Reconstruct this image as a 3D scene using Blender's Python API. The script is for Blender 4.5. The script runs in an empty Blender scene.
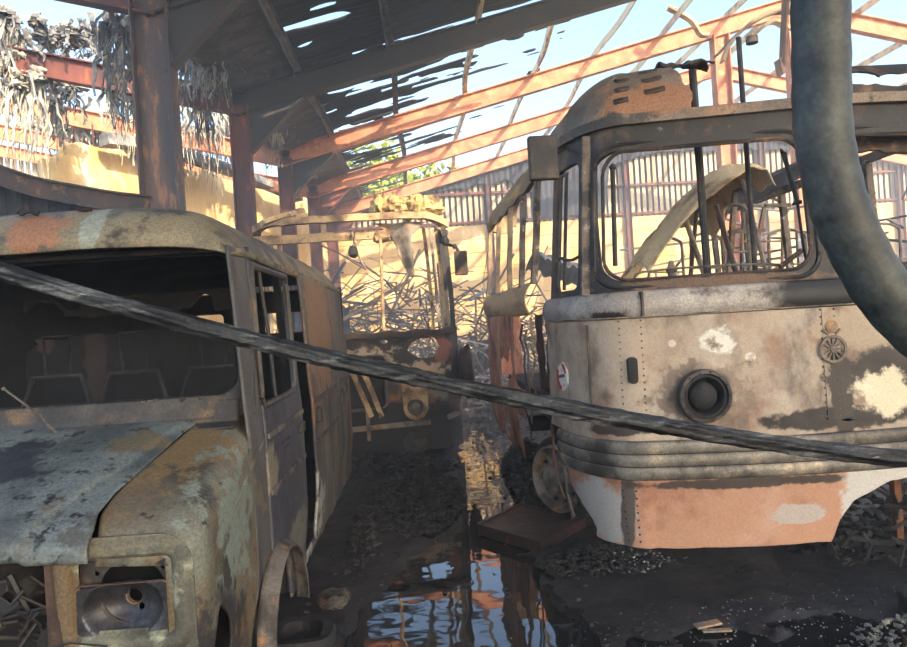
import bpy, bmesh, math, random
from mathutils import Vector, Matrix, noise
random.seed(7)
SC = bpy.context.scene
COL = SC.collection
pi = math.pi

# ------------------------------------------------------------------ camera model (907 x 647 frame)
F, CX, CY, EYE = 680.0, 453.5, 323.5, 1.6
_y, _r, _p = math.radians(2.4), math.radians(3.5), math.radians(-0.1)
fw = Vector((math.sin(_y)*math.cos(_p), math.cos(_y)*math.cos(_p), math.sin(_p)))
r0 = Vector((math.cos(_y), -math.sin(_y), 0)); u0 = r0.cross(fw)
cr = r0*math.cos(_r) - u0*math.sin(_r); cu = r0*math.sin(_r) + u0*math.cos(_r)
def ray(px, py): return fw + cr*((px-CX)/F) + cu*((CY-py)/F)
def at(px, py, Y):
    d = ray(px, py); t = Y/d.y
    return Vector((d.x*t, Y, EYE + d.z*t))
cam = bpy.data.cameras.new('camera'); co = bpy.data.objects.new('camera', cam); COL.objects.link(co)
m3 = Matrix((cr, cu, -fw)).transposed()
co.matrix_world = Matrix.Translation((0, 0, EYE)) @ m3.to_4x4()
cam.sensor_width = 36; cam.lens = F/907*36; cam.clip_start = .05; cam.clip_end = 500
SC.camera = co

# ------------------------------------------------------------------ helpers
def lin(c):
    return tuple(((v/255)/12.92 if v/255 <= .04045 else ((v/255+.055)/1.055)**2.4) for v in c[:3]) + (1,)
def nz(x, y, z=0): return noise.noise(Vector((x, y, z)))
def fbm(x, y, z=0, o=4):
    a, s, f = 0, 1, 1
    for _ in range(o):
        a += s*nz(x*f+_*7.3, y*f, z*f); s *= .5; f *= 2.03
    return a
def ss(a, b, x):
    t = max(0, min(1, (x-a)/(b-a))); return t*t*(3-2*t)
def lerp(a, b, t): return a+(b-a)*t
def interp(pts, x):
    if x <= pts[0][0]: return pts[0][1]
    for (a, b), (c, d) in zip(pts, pts[1:]):
        if x <= c: return b+(d-b)*(x-a)/(c-a)
    return pts[-1][1]
def rr(u, v, cx, cy, hx, hy, r):           # rounded-rectangle distance, negative inside
    qx, qy = abs(u-cx)-hx+r, abs(v-cy)-hy+r
    return math.hypot(max(qx, 0), max(qy, 0)) + min(max(qx, qy), 0) - r
def spline(pts, n=8):
    P = [Vector(p) for p in pts]; out = []
    P = [P[0]*2-P[1]] + P + [P[-1]*2-P[-2]]
    for i in range(1, len(P)-2):
        a, b, c, d = P[i-1:i+3]
        for k in range(n):
            t = k/n
            out.append(.5*((2*b)+(c-a)*t+(2*a-5*b+4*c-d)*t*t+(3*b-a-3*c+d)*t**3))
    out.append(P[-2]); return out

def tag(o, label=None, cat=None, group=None, kind=None):
    if label: o['label'] = label
    if cat: o['category'] = cat
    if group: o['group'] = group
    if kind: o['kind'] = kind
    return o
def thing(name, label, cat, loc, group=None):
    o = bpy.data.objects.new(name, None); COL.objects.link(o); o.location = loc; o.empty_display_size = .1
    return tag(o, label, cat, group)
BASE = {}
def link(name, me, mat, parent=None, smooth=True, solid=0, bevel=0, off=-1):
    if isinstance(mat, (list, tuple)):
        for m in mat: me.materials.append(m)
    else: me.materials.append(mat)
    o = bpy.data.objects.new(name, me); COL.objects.link(o)
    if smooth:
        for p in me.polygons: p.use_smooth = True
    if parent is None:                       # a thing of one mesh: origin at its base
        if me.vertices:
            xs = [v.co.x for v in me.vertices]; ys = [v.co.y for v in me.vertices]; zs = [v.co.z for v in me.vertices]
            b = Vector(((min(xs)+max(xs))/2, (min(ys)+max(ys))/2, min(zs)))
            me.transform(Matrix.Translation(-b)); o.location = b; BASE[o.name] = b
    else:
        b = BASE.get(parent.name, Vector(parent.location))
        me.transform(Matrix.Translation(-b)); BASE[o.name] = b
        o.parent = parent
    if solid:
        m = o.modifiers.new('solid', 'SOLIDIFY'); m.thickness = solid; m.offset = off
    if bevel:
        m = o.modifiers.new('bevel', 'BEVEL'); m.width = bevel; m.segments = 2; m.limit_method = 'ANGLE'
    if smooth:
        try:
            me.shade_smooth() if False else None
            me.set_sharp_from_angle(angle=math.radians(38))
        except Exception: pass
    return o
class MB:
    def __init__(s): s.v = []; s.f = []
    def add(s, vs, fs):
        k = len(s.v); s.v += [Vector(v) for v in vs]; s.f += [tuple(i+k for i in f) for f in fs]; return s
    def box(s, a, b):
        (x0, y0, z0), (x1, y1, z1) = a, b
        return s.add([(x0,y0,z0),(x1,y0,z0),(x1,y1,z0),(x0,y1,z0),(x0,y0,z1),(x1,y0,z1),(x1,y1,z1),(x0,y1,z1)],
                     [(0,3,2,1),(4,5,6,7),(0,1,5,4),(1,2,6,5),(2,3,7,6),(3,0,4,7)])
    def bar(s, p, q, w, h, up=(0, 0, 1)):    # w sideways, h along 'up'
        p, q = Vector(p), Vector(q); d = (q-p).normalized(); up = Vector(up)
        if abs(d.dot(up)) > .98: up = Vector((0, 1, 0)) if abs(d.y) < .9 else Vector((1, 0, 0))
        sd = d.cross(up).normalized(); uu = sd.cross(d).normalized()
        c = [(-w/2,-h/2),(w/2,-h/2),(w/2,h/2),(-w/2,h/2)]
        return s.add([p+sd*a+uu*b for a, b in c]+[q+sd*a+uu*b for a, b in c],
                     [(0,1,2,3),(7,6,5,4),(0,4,5,1),(1,5,6,2),(2,6,7,3),(3,7,4,0)])
    def sweep(s, path, prof, up=(0, 0, 1), closed=False):   # prof: closed list of (side, up) or function(i, n)
        P = [Vector(p) for p in path]; n = len(P); up = Vector(up); k0 = len(s.v); m = None
        last = None
        for i, p in enumerate(P):
            if closed: d = P[(i+1) % n]-P[i-1]
            else: d = P[min(i+1, n-1)]-P[max(i-1, 0)]
            d = d.normalized() if d.length > 1e-9 else Vector((0, 1, 0))
            sd = d.cross(up)
            if sd.length < .05: sd = last if last is not None else d.cross(Vector((0, 1, .01)))
            sd = (sd-d*sd.dot(d)).normalized(); last = sd; uu = sd.cross(d).normalized()
            pr = prof(i, n) if callable(prof) else prof
            m = len(pr); s.v += [p+sd*a+uu*b for a, b in pr]
        for i in range(n if closed else n-1):
            for j in range(m):
                a, b = k0+i*m+j, k0+i*m+(j+1) % m
                c, d = k0+((i+1) % n)*m+(j+1) % m, k0+((i+1) % n)*m+j
                s.f.append((a, b, c, d))
        if not closed:
            s.f.append(tuple(k0+j for j in range(m))[::-1]); s.f.append(tuple(k0+(n-1)*m+j for j in range(m)))
        return s
    def tube(s, path, r, n=8, closed=False):
        R = r if callable(r) else (lambda i, N: r)
        return s.sweep(path, lambda i, N: [(R(i, N)*math.cos(2*pi*k/n), R(i, N)*math.sin(2*pi*k/n)) for k in range(n)], closed=closed)
    def lathe(s, c, ax, prof, n=32):          # prof: (radius, along axis)
        c, ax = Vector(c), Vector(ax).normalized(); t = Vector((0, 0, 1)) if abs(ax.z) < .9 else Vector((1, 0, 0))
        a = ax.cross(t).normalized(); b = a.cross(ax).normalized(); k0 = len(s.v); m = len(prof)
        for k in range(n):
            th = 2*pi*k/n
            for (r, h) in prof: s.v.append(c+ax*h+(a*math.cos(th)+b*math.sin(th))*r)
        for k in range(n):
            for j in range(m-1):
                s.f.append((k0+k*m+j, k0+((k+1) % n)*m+j, k0+((k+1) % n)*m+j+1, k0+k*m+j+1))
        return s
    def blob(s, c, r, seed=0, amp=.25, n=10, fr=1.6):
        c = Vector(c); k0 = len(s.v); rx, ry, rz = r if isinstance(r, (tuple, list)) else (r, r, r)
        m = 2*n
        for i in range(n+1):
            th = pi*i/n
            for j in range(m):
                ph = 2*pi*j/m
                d = Vector((math.sin(th)*math.cos(ph), math.sin(th)*math.sin(ph), math.cos(th)))
                q = 1+amp*fbm(d.x*fr+seed*3.1, d.y*fr, d.z*fr, 3)
                s.v.append(c+Vector((d.x*rx, d.y*ry, d.z*rz))*q)
        for i in range(n):
            for j in range(m):
                s.f.append((k0+i*m+j, k0+(i+1)*m+j, k0+(i+1)*m+(j+1) % m, k0+i*m+(j+1) % m))
        return s
    def chip(s, c, sz, rng=random):
        a = [rng.uniform(0, 6.28) for _ in range(3)]
        R = Matrix.Rotation(a[0], 3, 'Z') @ Matrix.Rotation((a[1]-3)*.25, 3, 'X')
        x, y, z = sz; c = Vector(c); vs = []
        for (i, j, k) in [(-1,-1,-1),(1,-1,-1),(1,1,-1),(-1,1,-1),(-1,-1,1),(1,-1,1),(1,1,1),(-1,1,1)]:
            vs.append(c+R @ Vector((i*x*rng.uniform(.4, 1), j*y*rng.uniform(.4, 1), k*z*rng.uniform(.4, 1))))
        return s.add(vs, [(0,3,2,1),(4,5,6,7),(0,1,5,4),(1,2,6,5),(2,3,7,6),(3,0,4,7)])
    def build(s, name, mat, parent=None, smooth=False, solid=0, bevel=0, **k):
        me = bpy.data.meshes.new(name); me.from_pydata([tuple(v) for v in s.v], [], s.f); me.validate()
        return link(name, me, mat, parent, smooth, solid, bevel, **k)

def sheet(name, S, ur, vr, nu, nv, keep=None, th=.004, mat=None, parent=None, smooth=True, off=0):
    (u0_, u1_), (v0_, v1_) = ur, vr
    U = [u0_+(u1_-u0_)*i/nu for i in range(nu+1)]; V = [v0_+(v1_-v0_)*j/nv for j in range(nv+1)]
    val = [[1.0 if keep is None else keep(u, v) for v in V] for u in U]
    verts, idx, faces = [], {}, []
    def key(k, u, v):
        if k not in idx: idx[k] = len(verts); verts.append(tuple(S(u, v)))
        return idx[k]
    for i in range(nu):
        for j in range(nv):
            cs = [(i, j), (i+1, j), (i+1, j+1), (i, j+1)]
            f = [val[a][b] for a, b in cs]
            if max(f) <= 0: continue
            poly = []
            for k in range(4):
                a, b = cs[k], cs[(k+1) % 4]; fa, fb = f[k], f[(k+1) % 4]
                if fa > 0: poly.append(key(a, U[a[0]], V[a[1]]))
                if (fa > 0) != (fb > 0):
                    t = fa/(fa-fb); kk = (min(a, b), max(a, b))
                    poly.append(key(kk, lerp(U[a[0]], U[b[0]], t), lerp(V[a[1]], V[b[1]], t)))
            if len(set(poly)) >= 3: faces.append(tuple(dict.fromkeys(poly)))
    me = bpy.data.meshes.new(name); me.from_pydata(verts, [], faces); me.validate()
    return link(name, me, mat, parent, smooth, th, 0, off)

# ------------------------------------------------------------------ materials
def burnt(name, base, spots=(), blobs=(), rough=.8, metal=0.0, bump=.25, bscale=35, fine=.12):
    """base colour; spots = (colour, scale, threshold, softness, (sx,sy,sz)); blobs = (colour, centre, radii, raggedness)"""
    m = bpy.data.materials.new(name); m.use_nodes = True; nt = m.node_tree; N, L = nt.nodes, nt.links
    for n in list(N): N.remove(n)
    out = N.new('ShaderNodeOutputMaterial'); bs = N.new('ShaderNodeBsdfPrincipled'); L.new(bs.outputs[0], out.inputs[0])
    geo = N.new('ShaderNodeNewGeometry'); pos = geo.outputs['Position']
    def math_(op, a, b=None, c=None):
        n = N.new('ShaderNodeMath'); n.operation = op
        for i, x in enumerate((a, b, c)):
            if x is None: continue
            if isinstance(x, (int, float)): n.inputs[i].default_value = x
            else: L.new(x, n.inputs[i])
        return n.outputs[0]
    def noi(scale, stretch=(1, 1, 1), detail=5, seed=0):
        mp = N.new('ShaderNodeMapping'); L.new(pos, mp.inputs[0]); mp.inputs['Scale'].default_value = stretch
        mp.inputs['Location'].default_value = (seed*1.7, seed*2.3, seed*.9)
        t = N.new('ShaderNodeTexNoise'); t.inputs['Scale'].default_value = scale; t.inputs['Detail'].default_value = detail
        t.inputs['Roughness'].default_value = .62
        L.new(mp.outputs[0], t.inputs['Vector']); return t.outputs[0]
    def mix(fac, a, b):
        n = N.new('ShaderNodeMix'); n.data_type = 'RGBA'
        if isinstance(fac, (int, float)): n.inputs[0].default_value = fac
        else: L.new(fac, n.inputs[0])
        for i, x in ((6, a), (7, b)):
            if isinstance(x, tuple): n.inputs[i].default_value = x
            else: L.new(x, n.inputs[i])
        return n.outputs[2]
    def ramp(v, lo, hi):
        n = N.new('ShaderNodeMapRange'); n.interpolation_type = 'SMOOTHSTEP'
        n.inputs[1].default_value = lo; n.inputs[2].default_value = hi; L.new(v, n.inputs[0]); return n.outputs[0]
    col = lin(base)
    for k, (c, sc, thr, soft, st) in enumerate(spots):
        col = mix(ramp(noi(sc, st, 6, k+1), thr-soft, thr+soft), col, lin(c))
    if blobs: rg = noi(9, (1, 1, 1), 8, 11)
    for k, (c, ce, ra, rag) in enumerate(blobs):
        sp = N.new('ShaderNodeVectorMath'); sp.operation = 'SUBTRACT'; L.new(pos, sp.inputs[0]); sp.inputs[1].default_value = ce
        dv = N.new('ShaderNodeVectorMath'); dv.operation = 'DIVIDE'; L.new(sp.outputs[0], dv.inputs[0]); dv.inputs[1].default_value = ra
        ln = N.new('ShaderNodeVectorMath'); ln.operation = 'LENGTH'; L.new(dv.outputs[0], ln.inputs[0])
        d = math_('ADD', ln.outputs['Value'], math_('MULTIPLY', math_('SUBTRACT', rg, .5), rag*11))
        f = ramp(d, 1.0+rag*.6+.05, 1.0-rag*.6-.05) if False else math_('SUBTRACT', 1.0, ramp(d, .92-rag*.4, 1.08+rag*.4))
        col = mix(f, col, lin(c))
    if fine:
        g = noi(90, (1, 1, 1), 3, 5)
        hs = N.new('ShaderNodeHueSaturation'); L.new(math_('ADD', math_('MULTIPLY', ramp(g, .3, .7), fine*4), 1-fine*2), hs.inputs['Value'])
        if isinstance(col, tuple): hs.inputs['Color'].default_value = col
        else: L.new(col, hs.inputs['Color'])
        col = hs.outputs[0]
    if isinstance(col, tuple): bs.inputs['Base Color'].default_value = col
    else: L.new(col, bs.inputs['Base Color'])
    rn = noi(9, (1, 1, 1), 4, 8)
    L.new(math_('ADD', math_('MULTIPLY', rn, .3), rough-.15), bs.inputs['Roughness'])
    bs.inputs['Metallic'].default_value = metal
    if bump:
        b = N.new('ShaderNodeBump'); b.inputs['Strength'].default_value = bump; b.inputs['Distance'].default_value = .007
        L.new(noi(bscale, (1, 1, 1), 6, 3), b.inputs['Height']); L.new(b.outputs[0], bs.inputs['Normal'])
    return m
X1 = (1, 1, 1)
M = {}
M['char'] = burnt('char', (30, 30, 32), [((60, 58, 58), 6, .6, .1, X1)], rough=.8, bump=.5)
M['black_metal'] = burnt('black_metal', (38, 36, 36), [((84, 72, 62), 5, .58, .1, X1), ((24, 24, 26), 3, .6, .1, X1)], rough=.6, bump=.35)
M['dark_brown'] = burnt('dark_brown', (74, 56, 46), [((40, 36, 34), 4, .5, .12, X1), ((132, 98, 70), 7, .62, .08, X1)], rough=.7)
M['rim'] = burnt('rim', (104, 98, 92), [((50, 46, 44), 6, .52, .1, X1), ((130, 96, 72), 9, .64, .08, X1)], rough=.7)
M['ash_metal'] = burnt('ash_metal', (140, 130, 118), [((70, 62, 58), 4, .52, .1, X1), ((168, 128, 88), 6, .6, .1, X1)], rough=.7)
M['tan_metal'] = burnt('tan_metal', (196, 166, 124), [((112, 86, 66), 4, .52, .12, X1), ((60, 50, 44), 9, .62, .08, X1)], rough=.75)
M['rust'] = burnt('rust', (198, 136, 100), [((172, 108, 78), 2.5, .5, .15, X1), ((222, 160, 120), 5, .6, .1, X1)], rough=.75, bump=.15)
M['rust_dark'] = burnt('rust_dark', (112, 62, 52), [((70, 46, 44), 2, .5, .15, (1, 1, .4)), ((158, 88, 60), 4, .62, .08, (1, 1, .3))], rough=.7, bump=.2)
M['column_near'] = burnt('column_near', (98, 76, 66), [((60, 56, 60), 2, .48, .12, (1.5, 1.5, .25)), ((146, 106, 72), 5, .6, .06, (2, 2, .5)), ((190, 150, 100), 12, .7, .03, (2, 2, .6))], rough=.6, bump=.3)
M['soot_beam'] = burnt('soot_beam', (52, 52, 57), [((72, 60, 56), 2, .6, .12, X1)], rough=.65, bump=.2)
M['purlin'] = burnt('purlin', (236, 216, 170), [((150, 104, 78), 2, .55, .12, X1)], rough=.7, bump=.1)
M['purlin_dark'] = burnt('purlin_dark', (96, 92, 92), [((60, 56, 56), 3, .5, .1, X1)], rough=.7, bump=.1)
M['roof_sheet'] = burnt('roof_sheet', (54, 56, 62), [((36, 37, 42), 1.2, .5, .15, (.5, 3, 1)), ((78, 72, 68), 2.5, .66, .08, (.5, 4, 1))], rough=.85, bump=.4, bscale=14)
M['gutter'] = burnt('gutter', (104, 92, 84), [((66, 60, 60), 2, .5, .14, (1, 2, 1)), ((148, 122, 98), 5, .64, .08, X1)], rough=.8)
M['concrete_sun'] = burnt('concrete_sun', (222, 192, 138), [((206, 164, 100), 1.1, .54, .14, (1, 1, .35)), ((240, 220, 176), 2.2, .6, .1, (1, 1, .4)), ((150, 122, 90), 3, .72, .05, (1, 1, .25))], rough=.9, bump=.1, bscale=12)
M['board'] = burnt('board', (208, 190, 160), [((150, 132, 110), 2, .55, .14, (3, 3, .3))], rough=.85, bump=.1)
M['board_dark'] = burnt('board_dark', (64, 68, 78), [((50, 52, 58), 2, .5, .14, (2, 2, .3))], rough=.85, bump=.1)  # darkened so the gable sheet carries the roof's shade; also backs the boards
M['fibre'] = burnt('fibre', (196, 192, 176), [((120, 122, 122), 3, .5, .12, X1), ((220, 190, 136), 5, .62, .08, X1)], rough=.95, bump=.6)
M['fibre_grey'] = burnt('fibre_grey', (138, 140, 140), [((84, 86, 90), 3, .5, .12, X1), ((196, 186, 160), 6, .6, .08, X1)], rough=.95, bump=.6)
M['foam'] = burnt('foam', (200, 172, 116), [((112, 92, 68), 6, .53, .07, X1), ((226, 204, 148), 4, .58, .1, X1)], rough=.95, bump=.8, bscale=18)
M['cream_sheet'] = burnt('cream_sheet', (226, 202, 160), [((150, 118, 84), 3, .58, .1, X1), ((88, 66, 50), 5, .68, .05, X1)], rough=.85, bump=.3)
M['scrap'] = burnt('scrap', (92, 98, 114), [((64, 66, 76), 3, .5, .15, X1), ((134, 126, 118), 5, .62, .08, X1)], rough=.6, metal=.2)
M['cable'] = burnt('cable', (46, 49, 52), [((98, 102, 104), 30, .56, .05, (.12, 1, 1)), ((22, 24, 27), 22, .5, .06, (.15, 1, 1)), ((132, 136, 134), 70, .7, .03, (.12, 1, 1))], rough=.55, bump=1.0, bscale=50)
M['hose'] = burnt('hose', (44, 47, 47), [((70, 74, 70), 12, .52, .14, X1), ((130, 138, 136), 26, .8, .02, X1)], rough=.55, bump=.12, bscale=30)
M['leaf'] = burnt('leaf', (170, 176, 84), [((110, 136, 60), 1.2, .5, .15, X1)], rough=.8, bump=0, fine=0)
M['trunk'] = burnt('trunk', (96, 78, 60), rough=.9)
M['white_ash'] = burnt('white_ash', (176, 178, 176), [((110, 110, 110), 20, .5, .1, X1)], rough=.9)
M['yard'] = burnt('yard', (150, 144, 134), [((120, 114, 106), .6, .5, .15, X1)], rough=.95, bump=0)
M['wood_old'] = burnt('wood_old', (132, 84, 50), [((70, 48, 36), 6, .52, .1, (3, 3, .4))], rough=.8)
M['dark_red'] = burnt('dark_red', (62, 34, 30), [((28, 22, 22), 7, .5, .1, X1), ((140, 72, 44), 16, .66, .04, (1, 1, .3))], rough=.45)

# van paints
M['van_body'] = burnt('van_body', (104, 96, 80),
    [((120, 124, 112), 3, .56, .1, (1, 1, .35)), ((112, 88, 60), 1.7, .56, .09, (1, 1, .5)), ((62, 60, 56), 3.4, .54, .08, (1, 1, .4)), ((44, 44, 46), 14, .64, .04, X1)],
    [((62, 64, 74), (-.8, 3.7, .75), (.12, .42, .5), .25), ((120, 100, 70), (-.98, 2.85, 1.15), (.2, .42, .1), .5),
     ((120, 128, 118), (-.82, 2.7, .85), (.1, .2, .25), .7), ((54, 52, 52), (-.8, 2.3, .45), (.2, .5, .22), .25)], rough=.6, metal=.15, bump=.3)
M['van_hood'] = burnt('van_hood', (112, 120, 118),
    [((78, 84, 84), 3, .52, .12, X1), ((108, 96, 74), 2.4, .63, .06, X1), ((42, 44, 44), 18, .6, .06, X1)],
    [((108, 98, 78), (-1.22, 2.85, 1.15), (.1, .08, .1), .35), ((48, 50, 54), (-1.75, 2.7, 1.1), (.22, .25, .2), .25), ((84, 84, 80), (-1.3, 2.36, .93), (.5, .1, .09), .2)], rough=.55, metal=.15, bump=.35)
M['van_roof'] = burnt('van_roof', (130, 122, 100),
    [((84, 82, 74), 3.5, .52, .09, X1), ((148, 114, 74), 1.6, .58, .08, X1), ((62, 58, 54), 7, .58, .07, X1)],
    [((146, 106, 80), (-1.65, 3.02, 2.1), (.13, .3, .12), .3), ((140, 146, 134), (-1.42, 3.05, 2.12), (.05, .3, .12), .12)], rough=.65, metal=.1, bump=.35)
M['van_side'] = burnt('van_side', (82, 80, 78),
    [((112, 108, 98), 3, .55, .1, (1, 1, .3)), ((120, 84, 60), 2, .58, .08, (1, 1, .6)), ((54, 54, 58), 3, .56, .08, (1, 1, .4))],
    [((128, 98, 74), (-.85, 5.2, 1.6), (.2, .6, .5), .2), ((150, 152, 148), (-.8, 4.3, .4), (.1, .5, .22), .3)], rough=.65, metal=.1)
M['van_door'] = burnt('van_door', (68, 70, 78),
    [((90, 90, 92), 3, .56, .1, (1, 1, .3)), ((58, 58, 66), 2, .5, .1, (1, 1, .5))],
    [((120, 112, 96), (-.8, 3.35, .95), (.1, .12, .12), .25), ((106, 104, 98), (-.8, 3.9, .42), (.1, .3, .16), .3)], rough=.6, metal=.1)
M['van_frame'] = burnt('van_frame', (74, 70, 64), [((50, 48, 48), 4, .52, .1, X1), ((104, 84, 62), 5, .62, .08, X1)],
    [((54, 56, 62), (-1.7, 3.1, 1.2), (.6, .3, .07), .2)], rough=.65)
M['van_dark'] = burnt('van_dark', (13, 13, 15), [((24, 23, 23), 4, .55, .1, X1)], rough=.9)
M['van_lit_patch'] = burnt('van_lit_patch', (11, 11, 13), [((18, 17, 18), 2.5, .5, .1, X1)], [((64, 54, 46), (-2.4, 4.42, 1.72), (.08, .2, .16), .2), ((44, 38, 34), (-2.1, 4.42, 1.5), (.07, .2, .3), .12)], rough=.9)  # brown blobs put the lit patch into the bulkhead's colour
M['head_face'] = burnt('head_face', (116, 116, 98), [((74, 74, 66), 4, .5, .1, X1), ((142, 144, 124), 7, .6, .06, X1), ((40, 40, 40), 18, .68, .04, X1)],
    [((98, 82, 60), (-1.23, 2.3, .8), (.06, .2, .2), .3), ((104, 98, 80), (-1.0, 2.3, .98), (.2, .2, .06), .3)], rough=.65, metal=.1)
M['reflector'] = burnt('reflector', (84, 86, 90), [((50, 50, 54), 5, .5, .1, X1), ((140, 94, 60), 9, .68, .05, X1)], rough=.4, metal=.5)

# bus paints
M['bus_front'] = burnt('bus_front', (172, 154, 134),
    [((178, 166, 150), 2, .56, .12, X1), ((148, 118, 98), 2.6, .58, .09, X1), ((110, 96, 86), 4, .58, .1, (1, 1, .6)), ((84, 74, 68), 2.2, .64, .08, (1, 1, .8))],
    [((218, 214, 202), (1.52, 3.5, 1.41), (.09, .2, .055), .35), ((214, 206, 190), (1.66, 3.45, 1.33), (.025, .2, .02), .1), ((204, 196, 180), (1.28, 3.45, 1.42), (.02, .2, .02), .1), ((128, 110, 94), (1.41, 3.45, 1.14), (.22, .2, .19), .3),
     ((52, 46, 42), (2.6, 3.45, 1.22), (.5, .3, .17), .12), ((44, 38, 36), (2.15, 3.45, .99), (.42, .3, .06), .12), ((60, 52, 46), (2.12, 3.4, 1.1), (.06, .3, .3), .15), ((66, 56, 50), (.98, 3.5, .97), (.2, .3, .03), .15), ((84, 70, 60), (1.41, 3.5, 1.14), (.15, .2, .15), .1),
     ((222, 208, 178), (2.36, 3.45, 1.1), (.16, .3, .13), .2), ((168, 150, 128), (2.3, 3.4, 1.43), (.35, .2, .1), .3)], rough=.6, metal=.0, bump=.12, bscale=18, fine=.05)
M['bus_skirt'] = burnt('bus_skirt', (182, 138, 112),
    [((192, 154, 132), 2, .55, .12, X1), ((154, 106, 84), 3, .6, .09, X1)],
    [((178, 166, 156), (1.87, 3.45, .5), (.14, .2, .055), .12), ((180, 176, 170), (.9, 3.7, .5), (.16, .35, .18), .15), ((92, 84, 80), (1.02, 3.5, .5), (.035, .2, .4), .1), ((70, 60, 54), (1.6, 3.4, .68), (.6, .3, .03), .2),
     ((196, 192, 184), (2.3, 3.4, .6), (.2, .3, .3), .12)], rough=.55, metal=.0, bump=.1, bscale=18, fine=.05)
M['bus_band'] = burnt('bus_band', (150, 142, 134), [((186, 178, 168), 3, .58, .1, X1), ((80, 70, 62), 6, .6, .08, X1)],
    [((34, 33, 35), (2.5, 3.45, 1.64), (.72, .4, .2), .04), ((44, 40, 38), (.98, 3.5, 1.56), (.1, .3, .05), .3)], rough=.6, metal=.1)
M['bus_mould'] = burnt('bus_mould', (128, 122, 112), [((70, 66, 62), 4, .52, .12, X1), ((164, 150, 128), 6, .6, .08, X1)], rough=.5, metal=.3, bump=.15)
M['bus_screen'] = burnt('bus_screen', (44, 41, 40), [((92, 72, 56), 5, .6, .08, X1), ((132, 124, 112), 12, .68, .04, X1)],
    [((96, 72, 54), (1.6, 3.4, 1.73), (.7, .3, .03), .3)], rough=.6)
M['bus_pillar'] = burnt('bus_pillar', (112, 100, 88), [((52, 48, 46), 7, .52, .07, X1), ((180, 172, 160), 14, .64, .05, X1)], rough=.65)
M['bus_roof'] = burnt('bus_roof', (134, 118, 102), [((98, 88, 80), 2.6, .52, .12, X1), ((160, 118, 86), 3, .6, .08, X1), ((64, 58, 54), 9, .66, .05, X1)],
    [((150, 108, 80), (1.3, 3.5, 2.75), (.3, .3, .12), .15), ((70, 64, 60), (.95, 3.6, 2.62), (.3, .4, .05), .2), ((176, 150, 124), (.85, 3.7, 2.72), (.03, .3, .03), .1)], rough=.6, metal=.1, bump=.2)
M['bus_side'] = burnt('bus_side', (166, 104, 82), [((196, 152, 124), 3, .54, .1, (1, 1, .5)), ((78, 58, 50), 4, .56, .08, (1, 1, .4)), ((190, 184, 176), 5, .67, .05, X1)],
    [((196, 160, 150), (.85, 4.0, 1.3), (.2, .3, .35), .2)], rough=.6)
M['bus_sill'] = burnt('bus_sill', (190, 160, 120), [((126, 100, 76), 4, .56, .12, (1, .15, 1)), ((84, 68, 56), 7, .66, .06, (1, .25, 1))], rough=.75, fine=.05)
M['bus_cove'] = burnt('bus_cove', (150, 132, 106), [((106, 92, 78), 4, .52, .12, (1, .12, 1)), ((196, 160, 110), 5, .6, .1, (1, .15, 1))], rough=.65)
M['coach_front'] = burnt('coach_front', (74, 62, 56), [((44, 40, 40), 3, .5, .1, X1), ((140, 92, 66), 4, .6, .08, X1)],
    [((196, 172, 140), (-.12, 8, 1.05), (.36, .3, .1), .25), ((188, 170, 140), (-1.1, 8, 1.25), (.6, .3, .12), .3), ((126, 118, 106), (.15, 8, .85), (.2, .3, .14), .25), ((146, 92, 70), (.2, 8, 1.3), (.14, .3, .16), .15), ((30, 30, 34), (-.7, 8, .35), (1.6, .4, .33), .1)], rough=.65)
M['red'] = burnt('red', (170, 56, 48), rough=.6); M['white'] = burnt('white', (222, 216, 208), [((180, 150, 130), 12, .6, .05, X1)], rough=.6)

# ------------------------------------------------------------------ ground
def floor_mat():
    m = burnt('floor', (34, 34, 38), [((50, 48, 50), 2.5, .55, .12, X1), ((70, 60, 54), 5, .66, .06, X1), ((100, 102, 108), 30, .74, .03, X1)], rough=.6, bump=.9, bscale=22, fine=.2)
    return m
def water(x, y):                              # >0 where water lies
    c = interp([(0, .12), (3.6, .1), (4.4, .2), (5.2, .38), (6.5, .5), (8, .62), (10, .8), (14, 1.2)], y)
    w = interp([(0, .9), (3.6, .62), (4.2, .5), (4.8, .4), (5.2, .33), (6.5, .3), (8, .32), (10, .35), (14, .4)], y)
    a = w-abs(x-c)+.12*fbm(x*2.2, y*2.2, 3)
    b = .16-math.hypot((x+.02)*1.1, (y-5.35)*.5)+.08*fbm(x*4, y*4, 8)
    d = .5-math.hypot((x-1.8)*.5, (y-3.1)*1.3)+.5*fbm(x*2, y*3, 5)-.12
    return max(a, b, d)
def ground_z(x, y):
    w = water(x, y)
    h = .016*ss(.02, -.1, w)-.012*ss(-.02, .1, w)
    isl = ss(.05, -.25, w)
    h += isl*(.012*fbm(x*5, y*5, 1)+.02*max(0, fbm(x*1.7, y*1.7, 9)))
    h += ss(.2, .5, fbm(x*9, y*9, 4))*.014
    return h
floor = sheet('floor', lambda u, v: (u, v, ground_z(u, v)), (-3.6, 6.4), (2.0, 16), 300, 420, None, 0, floor_mat())
tag(floor, kind='structure')
fb = MB().box((-16.5, -9, -.12), (20, 25, -.045)).build('floor', M['char']); tag(fb, kind='structure')
yard = MB().box((-80, -70, -.3), (80, 120, -.13)).build('floor', M['yard']); tag(yard, kind='structure')
wm = bpy.data.materials.new('water'); wm.use_nodes = True; b = wm.node_tree.nodes['Principled BSDF']
b.inputs['Base Color'].default_value = (.012, .013, .015, 1); b.inputs['Roughness'].default_value = .03; b.inputs['IOR'].default_value = 1.45
b.inputs['Specular IOR Level'].default_value = .9
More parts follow.
